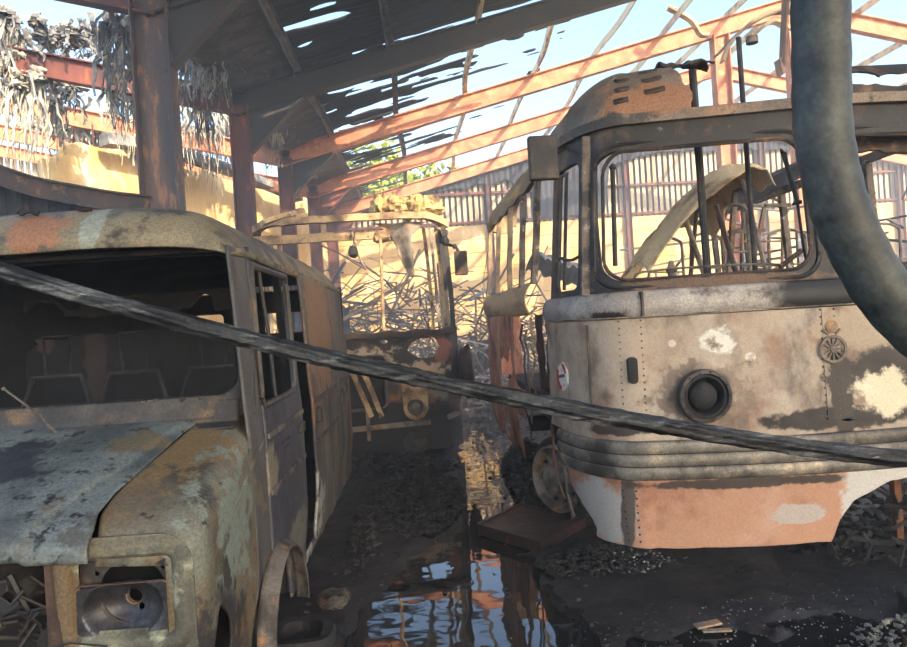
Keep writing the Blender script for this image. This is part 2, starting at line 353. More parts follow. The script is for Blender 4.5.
nn = wm.node_tree.nodes.new('ShaderNodeTexNoise'); nn.inputs['Scale'].default_value = 3.5; nn.inputs['Detail'].default_value = 2
gg = wm.node_tree.nodes.new('ShaderNodeNewGeometry'); wm.node_tree.links.new(gg.outputs['Position'], nn.inputs['Vector'])
bb = wm.node_tree.nodes.new('ShaderNodeBump'); bb.inputs['Strength'].default_value = .12; bb.inputs['Distance'].default_value = .02
wm.node_tree.links.new(nn.outputs[0], bb.inputs['Height']); wm.node_tree.links.new(bb.outputs[0], b.inputs['Normal'])
pud = MB().box((-2.5, 2.2, -.04), (4.4, 14, .001)).build('puddle', wm)
tag(pud, 'shallow black water lying on the sooty floor, mirroring roof and sky', 'puddle')

# ------------------------------------------------------------------ the shed: frames
CXL, RIDGE, RIGHT = -3.1, 9.3, 21.7
def roof_top(x):
    if x < CXL: return 5.95+.25*(CXL-x)
    return 5.95+.25*(x-CXL) if x <= RIDGE else 5.95+.25*(RIDGE-CXL)-.25*(x-RIDGE)
def ibeam(mb, p, q, w, h, up, t=.03):
    p, q, up = Vector(p), Vector(q), Vector(up)
    d = (q-p).normalized(); sd = d.cross(up).normalized(); uu = sd.cross(d).normalized()
    mb.bar(p+uu*(h/2-t/2), q+uu*(h/2-t/2), w, t, up); mb.bar(p-uu*(h/2-t/2), q-uu*(h/2-t/2), w, t, up); mb.bar(p, q, t, h-2*t, up)
FR = [8.45, 12.4, 16.4, 20.5, 24.55]
words = ['nearest', 'second', 'third', 'fourth', 'farthest']
for i, Y in enumerate(FR):
    near = i == 0
    t = thing('steel_column', ['tall scorched steel column rising just behind the van roof, nearest of the left row',
        'dark red steel column with a sooty knee bracket, second from the front of the left row',
        'reddish steel column standing third in the left row behind the second one',
        'thin rusty red steel column standing fourth in the left row',
        'smallest rusty column at the far end of the left row by the back wall'][i], 'column', (CXL, Y, 0), 'steel columns of the left row')
    mb = MB()
    lx = [-.0, 0, 0, 0, 0][i]
    ibeam(mb, (CXL, Y, 0), (CXL+lx, Y, 5.75), .22 if i else .26, .34 if i else .46, (1, 0, 0), .026)
    mb.build('shaft', M['column_near'] if near else M['rust_dark'], t, bevel=.004)
    MB().box((CXL-.28, Y-.2, 0), (CXL+.28, Y+.2, .03)).build('base_plate', M['rust_dark'], t)
    kb = MB(); kw = .2
    p0, p1, p2 = (CXL+.16, Y, 4.85), (CXL+1.15, Y, roof_top(CXL+1.15)-.42), (CXL+.16, Y, 5.7)
    kb.add([(p[0], Y+s*.02, p[2]) for s in (-1, 1) for p in (p0, p1, p2)], [(0,1,2),(5,4,3),(0,3,4,1),(1,4,5,2),(2,5,3,0)])
    kb.bar(p0, p1, .18, .03, (0, 0, 1))
    kb.build('knee_bracket', M['soot_beam'] if i < 3 else M['rust_dark'], t)
for i, Y in enumerate([4.4]+FR):
    # rafter of the main span, up to the ridge and down the other side
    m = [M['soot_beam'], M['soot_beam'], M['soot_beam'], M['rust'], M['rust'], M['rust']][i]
    t = thing('roof_rafter', ['sooty steel rafter above the vehicles, above the top edge of the view', 'sooty rafter springing from the nearest left column',
        'black wide rafter crossing the top of the view, edge of the remaining roof',
        'orange rusted rafter with shadow stripes, nearest of the bare ones', 'orange rusted rafter, middle of the three bare ones', 'orange rusted rafter lowest and farthest, against the boarded gable'][i],
        'rafter', (CXL, Y, 5.6), 'portal rafters of the main roof')
    mb = MB(); h = .42
    ibeam(mb, (CXL-.1, Y, roof_top(CXL)-h/2), (RIDGE+.05, Y, roof_top(RIDGE)-h/2), .2, h, (0, 0, 1), .025)
    mb.build('left_slope_beam', m, t)
    mb = MB(); ibeam(mb, (RIDGE-.05, Y, roof_top(RIDGE)-h/2), (RIGHT, Y, roof_top(RIGHT)-h/2), .2, h, (0, 0, 1), .025)
    mb.build('right_slope_beam', m, t)
    if i > 0:
        t = thing('roof_rafter', ['rusty rafter of the left bay coming down to the nearest column', 'dark red rafter of the left bay, topmost with shreds hanging over it',
            'orange and red rafter of the left bay behind the topmost one', 'red rafter of the left bay, third down behind hanging shreds', '', 'lowest rusty rafter of the left bay over the pale boards'][i if i < 4 else 5] if i != 4 else 'rusty rafter of the left bay, fourth down, mostly behind shreds',
            'rafter', (CXL, Y, 5.6), 'rafters of the left bay')
        mb = MB(); ibeam(mb, (CXL+.1, Y, roof_top(CXL)-h/2), (-15.5, Y, roof_top(-15.5)-h/2), .2, h, (0, 0, 1), .025)
        mb.build('beam', M['rust_dark'] if i < 3 else M['rust'], t)
# purlins along the length
PX = [-2.0, -.35, 1.3, 3.0, 4.65, 6.3, 7.9, 9.5, 11.2, 12.9, 14.6, 16.5]
pw = ['first', 'second', 'third', 'fourth', 'fifth', 'sixth', 'seventh', 'eighth', 'ninth', 'tenth', 'eleventh', 'twelfth']
for k, x in enumerate(PX):
    pts = []
    y0 = -8 if k < 4 else 12.3
    ys = [y0+(25.2-y0)*j/48 for j in range(49)]
    for y in ys:
        s = .45 if y > 12.4 else .1
        sag = (.1*math.sin(pi*((y-.3) % 4.05)/4.05))*s*(.4+.6*abs(nz(k*3.3, y*.2)))*(1.0 if k > 1 else .3)
        pts.append((x+s*(.1*math.sin(y*.9+k*2)+.12*nz(k*5.1, y*.5)), y, roof_top(x)+.06-sag))
    mb = MB(); mb.sweep(pts, [(-.055, -.09), (-.03, -.09), (-.03, .05), (.07, .05), (.07, .08), (-.055, .08)])
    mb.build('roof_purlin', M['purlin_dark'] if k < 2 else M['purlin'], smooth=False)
    tag(COL.objects[-1], 'sagging steel roof purlin, %s one up from the gutter' % pw[k] if k < 7 else 'pale steel purlin on the far roof slope, %s from the gutter' % pw[k], 'purlin', 'purlins of the main roof')
# valley gutter (box section between the two spans), first strip of lining
def gut(u, v):
    x = interp([(0, CXL-.55), (.2, CXL-.35), (.4, CXL-.2), (.6, CXL+.2), (.8, CXL+.4), (1, -1.95)], u)
    z = interp([(0, 6.25), (.2, 6.02), (.4, 5.96), (.6, 5.96), (.8, 6.05), (1, 6.31)], u)
    return (x, v, z+.03*fbm(x*2, v*1.3, 2)+.02*math.sin(v*5.2))
o = sheet('valley_gutter', gut, (0, 1), (-8, 25), 16, 260, lambda u, v: .62-abs(u-.62)*1.0+.45*fbm(u*3, v*1.1, 4)+(.3 if v < 14 else 0), .012, M['gutter'])
tag(o, 'crumpled brown valley gutter lining running back above the left columns', 'gutter')

# roof sheeting bay by bay: remains, plus unseen sheets added to block sun
def rsheet(name, x0, x1, y0, y1, keep, label, th=.02):
    def S(u, v):
        return (u, v, roof_top(u)+.16+.018*math.sin(v*2*pi/.18)+.03*fbm(u*1.2, v*2, 6))
    o = sheet(name, S, (x0, x1), (y0, y1), int((x1-x0)/.12), int((y1-y0)/.045), keep, th, M['roof_sheet'])
    return tag(o, label, 'roof sheeting', 'remaining roof sheeting')
rsheet('roof_sheeting', -2.9, 9.3, -13, -2.6, None, 'unseen dark roof sheeting over the entrance, added to keep sun off the vehicles')  # unseen, run back behind the camera to keep sun off the vehicle fronts
rsheet('roof_sheeting', -2.9, 9.2, -2.6, 8.45, lambda x, y: 1.3-ss(3.0, 4.2, x)*1.7*ss(3.4, 2.8, y)+.3*fbm(x, y*3, 2), 'dark sooty roof sheeting above the van, unseen, hole and extent shaped for the sun')  # unseen; hole lets sun onto the coach, right part shades the scrap heap
rsheet('roof_sheeting', -2.9, 9.2, 8.45, 12.5, lambda x, y: .95+fbm(x*.7, y*5.5, 2)*.4-1.7*math.exp(-((x+1.5)/.75)**4-((y-11.05-.25*x*.3)/.13)**2)-1.2*math.exp(-((x+1.75)/.4)**2-((y-11.6)/.09)**2)-1.1*math.exp(-((x+1.3)/.5)**2-((y-10.55)/.08)**2)+.4*ss(11.9, 12.3, y), 'black roof sheeting with a torn slit, in front of the black rafter')  # right part, out of view, added to shade the back wall
rsheet('roof_sheeting', -2.6, 3.4, 12.5, 16.35, lambda x, y: .22-.5*ss(-1.4, 2.6, x)-.08+fbm(x*.6+3, y*3.6, 7)*.95+.5*ss(15.9, 16.3, y)*ss(-.5, -1.5, x), 'shredded roof sheeting with sky showing in long slits behind the black rafter')
rsheet('roof_sheeting', -2.6, 3.2, 16.45, 20.4, lambda x, y: .2-.5*ss(-1.8, 2.0, x)-.12+fbm(x*.6+9, y*3.4, 1)*.9, 'ragged strips of roof sheeting between the two nearer orange rafters')
rsheet('roof_sheeting', -2.6, -.3, 20.6, 24.4, lambda x, y: .1-.5*ss(-2.2, -.8, x)+fbm(x*.6+5, y*4, 3)*.7, 'last torn scrap of roof sheeting before the far gable')
rsheet('roof_sheeting', 9.3, 21.7, -13, -1, None, 'unseen dark sheeting of the right roof slope, added to block the sun')  # unseen, added as a sun blocker behind the camera

# walls
BY = 24.8
wl = thing('wall_back', None, None, (3, BY, 0)); wl['kind'] = 'structure'
mb = MB()
for k in range(10):                            # concrete panels
    z0 = k*.51
    mb.box((-3.3, BY, z0+.006), (22, BY+.15, z0+.504))
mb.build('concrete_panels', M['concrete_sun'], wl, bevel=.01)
mb = MB(); rng = random.Random(3)
x = -3.3
while x < 21.9:
    top = roof_top(x+.06)-.02
    mb.box((x, BY+.02+rng.uniform(-.01, .01), 5.0), (x+.125, BY+.05, top)); x += .215
mb.build('cladding_boards', M['board'], wl)
sheet('cladding_backing', lambda u, v: (u, BY+.12, v), (-3.2, 21.8), (5.0, 9.4), 60, 30, lambda u, v: roof_top(u)-.05-v, .02, M['board_dark'], wl)
for z in (5.15, 6.2, 7.4, 8.6):
    mb = MB()
    xl = max(-3.2, CXL+(z-5.95)/.25); xr = min(21.8, RIGHT-(z-5.95)/.25)
    mb.box((xl, BY-.1, z), (xr, BY+.02, z+.09))
    mb.build('cladding_rail', M['rust_dark'], wl)
for x in (2.6, 7.7, 12.8, 18):
    mb = MB(); ibeam(mb, (x, BY-.12, 0), (x, BY-.12, roof_top(x)-.2), .2, .2, (1, 0, 0), .02)
    mb.build('gable_post', M['rust_dark'], wl)
# dark sheet standing in for the roof's shade high on the gable
sg = sheet('gable_shade_sheet', lambda u, v: (u, BY-.14+.02*math.sin(u*30), v), (-2.2, 15.5), (5.2, 9.0), 360, 60,
      lambda u, v: min(roof_top(u)-.3-v, v-interp([(-2, 5.5), (-.9, 5.9), (.5, 6.3), (2, 6.5), (3.3, 6.6), (4.2, 6.1), (4.5, 5.15), (6.8, 5.15), (7.1, 7.0), (9, 7.4), (15, 7.2)], u)-.1*fbm(u*2, 1, 2)), .012, M['board_dark'], wl)
# left wall: sunlit concrete panels slanting to the back corner
wa, wb = Vector((-7.95, 14.8, 0)), Vector((-3.32, 24.7, 0))
wd = (wb-wa).normalized(); wn = Vector((wd.y, -wd.x, 0)); WL = (wb-wa).length
t = thing('wall_left', None, None, tuple((wa+wb)/2)); t['kind'] = 'structure'
def lw(u, v):
    return wa+wd*u-wn*(.012*(1 if (v/.62) % 1 < .06 else 0)) + Vector((0, 0, v))
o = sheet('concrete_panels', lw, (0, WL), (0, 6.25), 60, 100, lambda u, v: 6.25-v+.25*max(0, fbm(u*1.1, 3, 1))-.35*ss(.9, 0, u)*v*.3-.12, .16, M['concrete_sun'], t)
for k in range(22):
    mb = MB(); u = .3+k*.5; p = wa+wd*u+wn*.06
    mb.bar((p.x, p.y, 6.05), (p.x, p.y, 6.45+.3*rng.random()), .03, .03)
    mb.build('fixing_rod', M['rust_dark'], t)
t = thing('wall_left', None, None, (-12, 24.9, 0)); t['kind'] = 'structure'
mb = MB(); x = -16
while x < -6.0:
    mb.box((x, 24.9, 5.3), (x+.16, 24.94, roof_top(x)-.1)); x += .235
mb.build('cladding_boards', M['board'], t)
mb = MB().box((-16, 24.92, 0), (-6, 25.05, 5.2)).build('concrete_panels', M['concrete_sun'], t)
mb = MB().box((-16, 24.8, 6.9), (-6, 24.9, 7.0)).box((-16, 24.8, 5.25), (-6, 24.9, 5.35)).build('cladding_rails', M['rust_dark'], t)
mb = MB(); ibeam(mb, (-12.7, 24.6, 0), (-12.7, 24.6, 8.1), .26, .26, (1, 0, 0), .02); 
mb.build('steel_column', M['rust_dark']); tag(COL.objects[-1], 'red steel post standing before the pale boards at the far left', 'column')
mb = MB(); ibeam(mb, (-9.1, 15.0, 0), (-9.1, 15.0, 6.9), .12, .12, (1, 0, 0), .015)

# grey fallen roof edge lying along the top of the sunlit left wall
pts = [at(p[0], p[1], y) for p, y in (((105, 140), 15.6), ((150, 146), 16.6), ((200, 160), 17.9), ((236, 172), 19), ((272, 186), 20.6), ((300, 198), 22))]
mb = MB(); mb.sweep(spline(pts, 6), lambda i, n: [(.13, -.1), (.1, .12+.03*nz(i*.7, 1)), (-.06, .2), (-.2, .1), (-.22, -.12)], up=(0, 0, 1))
mb.build('fallen_ridge_cap', M['fibre_grey'], smooth=True); tag(COL.objects[-1], 'long grey collapsed sheet lying along the top of the sunlit wall', 'roof sheet')

# sagging burnt steel beam behind the van roof, at the left edge, with the blackened sheet hanging from it
t = thing('fallen_beam', 'sagging burnt steel beam curving down behind the van roof at the left edge', 'beam', (-3.6, 6.6, 2.8))
ctr = [(-90, 140), (-30, 162), (0, 175), (40, 188), (80, 196), (115, 202), (150, 206)]
pts = spline([at(a, b_, 7.4) for a, b_ in ctr], 6)
mb = MB(); H = .105
mb.sweep(pts, [(-.09, -H), (.09, -H), (.09, -H+.02), (.012, -H+.02), (.012, H-.02), (.09, H-.02), (.09, H), (-.09, H), (-.09, H-.02), (-.012, H-.02), (-.012, -H+.02), (-.09, -H+.02)])
mb.build('web_and_flanges', M['dark_brown'], t)
def hs(u, v):
    p = at(interp([(0, -90), (1, 150)], u), 300, 7.55); q = pts[int(u*(len(pts)-1))]
    return (q.x, 7.55+.015*math.sin(u*60), lerp(.02, q.z-H+.03, v))
sheet('hanging_sheet', hs, (0, 1), (0, 1), 80, 10, None, .01, M['char'], t)

# ------------------------------------------------------------------ hanging shreds of insulation over the left bay rafters
def shred(px0, px1, py, Y, seed, lab, drop=(.25, 1.0), n=26, mat='fibre'):
    rg = random.Random(seed); mb = MB()
    a, b_ = at(px0, py, Y), at(px1, py+rg.uniform(-4, 8), Y)
    for k in range(int(n*2.2)):                                 # ragged hanging ribbons
        f = rg.random(); p = a.lerp(b_, f)+Vector((rg.gauss(0, .05), rg.gauss(0, .25), rg.gauss(0, .1)))
        L = rg.uniform(*drop)*(1-.5*abs(f-.5)); w = rg.uniform(.012, .06); pts = []; x = p.x; z = p.z; y = p.y
        q = rg.uniform(-.3, .3)
        for j in range(8):
            pts.append((x, y, z)); x += rg.gauss(q*.1, .035); y += rg.gauss(0, .03); z -= L/7
        ph = rg.random()*3
        mb.sweep(pts, lambda i, N, w=w, ph=ph: [(-w*(1-i/N*.8)*(.7+.4*math.sin(i*1.7+ph)), -.008), (w*(1-i/N*.8), -.012), (w*(1-i/N*.8)*.6, .02), (-w*(1-i/N*.8)*.4, .016)], up=(0, 1, .2))
    for k in range(max(4, n//2)):
        f = rg.random(); p = a.lerp(b_, f)
        mb.blob(p+Vector((rg.gauss(0, .05), rg.gauss(0, .15), rg.uniform(-.1, .12))), (rg.uniform(.06, .18), rg.uniform(.06, .16), rg.uniform(.05, .13)), seed+k, 1.2, 8, 3.4)
    for k in range(n):                                          # thin dangling strands
        f = rg.random(); p = a.lerp(b_, f)
        pts = [p+Vector((.03*math.sin(j*.8+k), rg.gauss(0, .01), -j*.14*drop[1])) for j in range(rg.randint(5, 11))]
        mb.tube(pts, .007, 4)
    mb.build('hanging_insulation', M[mat], smooth=True)
    tag(COL.objects[-1], lab, 'insulation', 'insulation shreds over the left bay')
SH = [(0, 16, 20, 12.4, 'ragged grey insulation shreds at the top left corner', (.4, 1.2), 22, 'fibre_grey'),
      (38, 92, 36, 12.4, 'furry grey clump lying on the upper red rafter', (.08, .35), 34, 'fibre_grey'),
      (104, 136, 28, 9.5, 'long pale tatters hanging beside the nearest column', (.4, 1.1), 20, 'fibre_grey'),
      (0, 24, 66, 12.6, 'pale shaggy shreds below the topmost rafter at the left edge', (.3, .9), 26, 'fibre'),
      (14, 30, 84, 12.6, 'white cloth-like tatter drooping at the left, under the topmost rafter', (.5, 1.3), 10, 'fibre'),
      (36, 44, 80, 12.5, 'long straight white strip hanging alone', (1.2, 1.7), 5, 'fibre'),
      (46, 76, 78, 14, 'dark grey drooping rags on the middle left rafter', (.1, .6), 26, 'fibre_grey'),
      (52, 64, 106, 14, 'pale slanting rag hanging left of the sunlit wall top', (.5, 1.0), 8, 'fibre'),
      (112, 140, 90, 13, 'pale cluster of tatters left of the nearest column', (.3, 1.0), 24, 'fibre'),
      (70, 112, 122, 17, 'low shaggy shreds hanging in front of the yellow wall top', (.3, 1.4), 26, 'fibre'),
      (112, 146, 124, 17, 'yellowish shreds hanging over the wall beside the nearest column', (.4, 1.5), 22, 'fibre'),
      (172, 232, 56, 12.0, 'thick shaggy grey clump between the two nearest columns', (.15, .7), 54, 'fibre_grey'),
      (190, 226, 40, 11.4, 'tan furry clump at the head of the second column', (.2, .8), 34, 'fibre'),
      (176, 232, 100, 16.2, 'grey rags on the rafter between the nearest two columns', (.2, 1.2), 30, 'fibre'),
      (176, 240, 128, 18, 'low grey tatters above the yellow wall between the columns', (.3, 1.2), 36, 'fibre_grey'),
      (198, 204, 104, 13, 'dark twisted rope of insulation hanging between the columns', (.7, 1.1), 4, 'fibre_grey'),
      (258, 282, 98, 15, 'dirty shreds between the second and third columns', (.2, 1.0), 26, 'fibre'),
      (256, 282, 138, 18, 'low rags between the second and third columns', (.2, 1.0), 22, 'fibre_grey'),
      (296, 314, 132, 19, 'small shreds beyond the third column', (.2, .9), 14, 'fibre'),
      (0, 150, 128, 21, 'faint far row of shreds over the pale boards', (.3, 1.3), 40, 'fibre')]
for k, (a, b_, c, Y, lab, dr, n, mt) in enumerate(SH): shred(a, b_, c, Y, 40+k, lab, dr, n, mt)

# ------------------------------------------------------------------ VAN  (right side at X=-0.8, front at Y=2.28)
V = thing('van', 'burnt-out grey and rust-streaked panel van without glass, nearest vehicle at the left', 'van', (-1.7, 4.6, 0))
XR, XC = -.8, -1.7
def tumble(z): return 0 if z < 1.12 else (z-1.12)*.055
def vside(u, v): return (XR-tumble(v)+.006*fbm(u*1.5, v*2, 1)-.03*ss(.6, .25, v), u, v)
def mir(S): return lambda u, v: (2*XC-S(u, v)[0], S(u, v)[1], S(u, v)[2])
# door shapes
def door_sdf(u, v):                              # front door outline (negative inside)
    lead = 3.27+.02*(v-1.2)
    return max(lead-u, u-4.22, .17-v, v-1.965)
def win_sdf(u, v): return rr(u-.07*(v-1.6), v, 3.71, 1.595, .40, .33, .05)
def slide_sdf(u, v): return max(4.24-u, u-5.55, .22-v, v-1.965)
def arch(u, v): return math.hypot((u-3.35)/1.0, (v-.18)/.92)-.40
def vkeep(u, v):
    d = min(door_sdf(u, v), slide_sdf(u, v))
    k = min(d, arch(u, v))
    # cutaway at the front lower corner and rusted-out sill
    k = min(k, math.hypot((u-2.5)*1.6, (v-.33)*.8)-.26+.03*fbm(u*6, v*6, 2))
    k = min(k, v-.16-.05*fbm(u*3, 1, 1))
    return k
sheet('side_panel', vside, (3.02, 6.9), (.12, 2.0), 150, 74, vkeep, .012, M['van_side'], V)
sheet('side_panel', mir(vside), (3.02, 6.9), (.2, 2.0), 60, 24, lambda u, v: min(vkeep(u, v) if False else 1, -(-win_sdf(u, v)) if True else 1), .012, M['van_side'], V)
# front door
def ds(o_): return lambda u, v: (vside(u, v)[0]+o_, u, v)
dr = sheet('door', ds(.006), (3.25, 4.24), (.14, 1.99), 66, 112, lambda u, v: min(-door_sdf(u, v)-.008, win_sdf(u, v), arch(u, v)), .022, M['van_door'], V)
def rrpath(cx, cy, hx, hy, r, n=6):
    P = []
    for sx, sy, a0 in ((1, 1, 0), (-1, 1, 90), (-1, -1, 180), (1, -1, 270)):
        for k in range(n+1):
            a = math.radians(a0+90*k/n); P.append((cx+sx*(hx-r)+r*math.cos(a), cy+sy*(hy-r)+r*math.sin(a)))
    return P
mb = MB(); P = rrpath(3.71, 1.595, .41, .34, .05)
mb.tube([Vector(vside(u+.07*(v-1.6), v))+Vector((.016, 0, 0)) for u, v in P], .016, 6, True); mb.build('window_frame', M['van_frame'], dr, smooth=True)
mb = MB()
for z, y0, y1 in ((1.11, 3.29, 4.2), (.84, 3.29, 4.2)):
    mb.bar((XR+.014, y0, z), (XR+.014, y1, z+.005), .026, .03)
mb.build('waist_trim', M['rim'], dr, bevel=.004)
MB().box((XR+.01, 4.06, 1.0), (XR+.04, 4.17, 1.06)).build('door_handle', M['black_metal'], dr, bevel=.008)
MB().box((XR-.03, 3.6, 1.02), (XR+.022, 3.8, 1.03)).box((XR-.03, 3.63, .985), (XR+.022, 3.75, .995)).build('handle_slot', M['black_metal'], dr)
# mullion inside the door window (burnt quarter-light channel)
mb = MB(); mb.tube([vside(3.62, 1.27), vside(3.60, 1.6), vside(3.57, 1.93)], .01, 6); mb.build('window_channel', M['black_metal'], dr, smooth=True)
# sliding door, pushed a little to the rear so a dark gap opens
sd = sheet('sliding_door', ds(.018), (4.56, 5.75), (.18, 1.99), 60, 86, lambda u, v: min(u-4.57, 5.74-u, v-.22-.03*fbm(u*4, 2), 1.98-v, 9), .02, M['van_side'], V)
mb = MB()
for z in (1.13, .86): mb.bar((XR+.03, 4.6, z), (XR+.03, 5.7, z), .02, .03)
mb.build('waist_trim', M['van_frame'], sd, bevel=.004)
MB().box((XR+.02, 4.64, .98), (XR+.06, 4.74, 1.08)).build('door_handle', M['black_metal'], sd, bevel=.01)
mb = MB()
for y, z in ((5.95, 1.12), (6.15, 1.0), (6.4, 1.08)): mb.box((XR, y, z-.06), (XR+.03, y+.1, z+.07))
mb.bar((XR+.01, 5.85, 1.14), (XR+.01, 6.85, 1.14), .02, .03); mb.build('rear_side_trim', M['van_frame'], V, bevel=.005)
# pillar between door and gap
mb = MB(); mb.sweep([(XR-.06-tumble(z), 4.27, z) for z in (.4, 1.1, 1.5, 1.97)], [(-.03, -.02), (.03, -.02), (.03, .02), (-.03, .02)]); mb.build('door_pillar', M['van_dark'], V)
# wheel-arch lip
mb = MB(); pa = []
for k in range(25):
    a = pi*(-.02+1.04*k/24); pa.append((XR+.0, 3.35-.41*math.cos(a), .18+.375*math.sin(a)))
mb.sweep(pa, [(-.03, -.012), (.065, -.03), (.075, .0), (.03, .028), (-.03, .02)], up=(1, 0, 0)) if False else None
def lip(u, v):
    a = pi*(-.03+1.06*u); r = 1.0+.10*v; h = .07*math.sin(pi*min(1, v*1.0)*.5)
    out = .075*(1-v)**.7
    return (XR+out+.004, 3.35-.40*r*math.cos(a), .18+.36*r*math.sin(a))
sheet('wheel_arch_lip', lip, (0, 1), (0, 1), 30, 8, None, .008, M['rim'], V)
mb = MB()
def inner(u, v): 
    a = pi*u; return (XR-.02-v*.4, 3.35-.41*math.cos(a), .18+.375*math.sin(a))
sheet('wheel_housing', inner, (0, 1), (0, 1), 24, 3, None, .006, M['van_dark'], V)
# wing: cross-sections from bonnet seam over the shoulder and down the side
def seam(y): return interp([(2.2, -1.13), (2.3, -1.125), (2.38, -1.15), (2.5, -1.145), (3.0, -1.045), (3.2, -1.0)], y)
def wtop(y): return interp([(2.28, .975), (2.45, 1.035), (2.7, 1.115), (3.0, 1.205), (3.27, 1.235)], y)
FY = 2.28
def wing(u, v):                                   # u: 0 seam .. 1 sill, v: Y
    y = v; xs = seam(y); zt = wtop(y); R = .11
    w = (XR-R)-xs; arcl = R*pi/2; down = zt-R-.22
    tot = w+arcl+down; d = u*tot
    if d < w: p = [xs+d, zt-.012*(d/w)]; n_ = (0, 1)
    elif d < w+arcl:
        a = (d-w)/R; p = [XR-R+R*math.sin(a), zt-.012-R+R*math.cos(a)]; n_ = (math.sin(a), math.cos(a))
    else: p = [XR, zt-R-.012-(d-w-arcl)]; n_ = (1, 0)
    if p[1] < .6: p[0] -= .03*ss(.6, .25, p[1])
    f = max(0, (FY+.14-y)/.14); ins = .14*(1-math.sqrt(max(0, 1-f*f)))*.75
    ins += -.012*math.exp(-((y-2.62)/.1)**2)*.4
    return (p[0]-n_[0]*ins+.004*fbm(y*3, d*3, 2), y, p[1]-n_[1]*ins)
def wkeep(u, v):
    x, y, z = wing(u, v)
    k = min(arch(y, z), z-.27)
    if x > -.93: k = min(k, math.hypot((y-2.5)*1.5, (z-.42)*.75)-.16+.02*fbm(y*6, z*6, 2))
    return k
sheet('front_wing', wing, (0, 1), (FY, 3.262), 90, 60, wkeep, .01, M['van_body'], V)
sheet('front_wing', mir(wing), (0, 1), (FY, 3.262), 30, 16, None, .01, M['van_body'], V)
# styling crease running forward off the door trim
mb = MB(); mb.tube(spline([(XR+.001, 3.26, 1.10), (XR+.001, 3.0, 1.02), (XR, 2.8, .955), (XR-.004, 2.62, .91)], 6), .011, 8); mb.build('wing_crease', M['van_body'], V, smooth=True)
# headlamp face
HX, HZ = -1.045, .765
def face(u, v): 
    dd = rr(u, v, HX, HZ, .20, .165, .06)
    return (u, FY+.012-.022*ss(.03, -.0, dd)+.035*ss(-.02, -.05, dd), v)
def fkeep(u, v):
    k = rr(u, v, HX+.005, HZ+.005, .155, .122, .03)
    k = min(k, (u-(-1.27+.14*max(0, .9-v)*.9)), v-.32)
    k = min(k, -(rr(u, v, -1.1, .68, .285, .282, .11)))
    return k
hf = sheet('headlamp_panel', face, (-1.3, -.8), (.3, .99), 84, 110, fkeep, .012, M['head_face'], V)
mb = MB(); 
def bez(u, v): return (u, FY+.055, v)
ring = sheet('lamp_mount', bez, (-1.25, -.85), (.6, .93), 60, 50, lambda u, v: min(-rr(u, v, HX, HZ+.005, .165, .13, .03), math.hypot(u-HX-.01, v-HZ-.0)-.108, min(math.hypot(u-a, v-b_)-.008 for a, b_ in ((-.915, .86), (-.93, .835), (-1.15, .83)))), .006, M['black_metal'], hf)
def refl(u, v):                                   # fallen rectangular reflector, a bowl in a flat flange
    du, dv = u, v; r = math.hypot(du*.95, dv*1.25); dep = .07*max(0, 1-(r/.125)**2)**.8 if r < .125 else 0
    c, s_ = math.cos(.06), math.sin(.06)
    return (HX-.008+du*c-dv*s_+.0*v, FY+.008+dep+.12*(dv+.08)*.3, HZ-.045+dv*c+du*s_)
rf = sheet('lamp_reflector', refl, (-.16, .16), (-.09, .09), 60, 40, lambda u, v: min(-rr(u, v, 0, 0, .152+.1*v*-.25, .083, .022), math.hypot(u-.015, v-.02)-.027, math.hypot(u-.035, v+.018)-.011), .004, M['reflector'], hf)
mb = MB(); c = Vector(refl(.015, .02)); mb.lathe((c.x, c.y-.004, c.z), (0, 1, 0), [(.027, 0), (.031, 0), (.031, .02), (.027, .02), (.027, 0)], 20); mb.build('bulb_socket', M['ash_metal'], rf, smooth=True)
mb = MB()
mb.tube([Vector((p[0], FY+.008+.03*(p[1]-HZ+.125)*1.2, p[1])) for p in rrpath(HX-.008, HZ-.045, .154, .085, .022)], .004, 5, True); mb.build('reflector_rim', M['dark_brown'], rf)
sheet('lamp_housing', lambda u, v: (HX+u, FY+.2, HZ+v), (-.19, .19), (-.17, .17), 4, 4, None, .01, M['van_dark'], hf)
mb = MB(); mb.box((-1.31, FY+.03, .3), (-1.25, FY+.06, .9)); mb.build('grille_post', M['dark_brown'], V)
# bonnet
def hz(y): return interp([(2.26, .965), (2.3, .99), (2.4, 1.02), (2.7, 1.115), (3.0, 1.205), (3.12, 1.225)], y)
def hood(u, v):
    y = v if v > FY else FY
    xr = seam(max(y, FY))-.007; x = lerp(2*XC-xr, xr, u)
    z = hz(y)+.018*(1-((x-XC)/.75)**2)+.012*ss(0, .02, .62-.35*(3-y)-abs(x-XC))
    z += .004*fbm(x*3, y*3, 1)
    if v < FY+.06:
        f = (FY+.06-v)/.16; z -= .075*f*f+.015*f; y = FY+.06-.095*math.sin(min(1, f*1.3)*pi/2)
    return (x, y, z)
sheet('bonnet', hood, (0, 1), (FY-.10, 3.1), 110, 60, lambda u, v: 1, .01, M['van_hood'], V)
# cowl with slot vents
def cowl(u, v):
    return (u, interp([(0, 3.0), (.35, 3.09), (1, 3.12)], v)-.03*(1-((u-XC)/.9)**2), interp([(0, 1.2), (.35, 1.215), (1, 1.315)], v))
cw = sheet('scuttle_panel', cowl, (-2.58, -.86), (0, 1), 90, 16, lambda u, v: min(rr(u, v, -1.93, .4, .14, .1, .04), rr(u, v, -1.93, .16, .16, .07, .03)), .01, M['van_frame'], V)
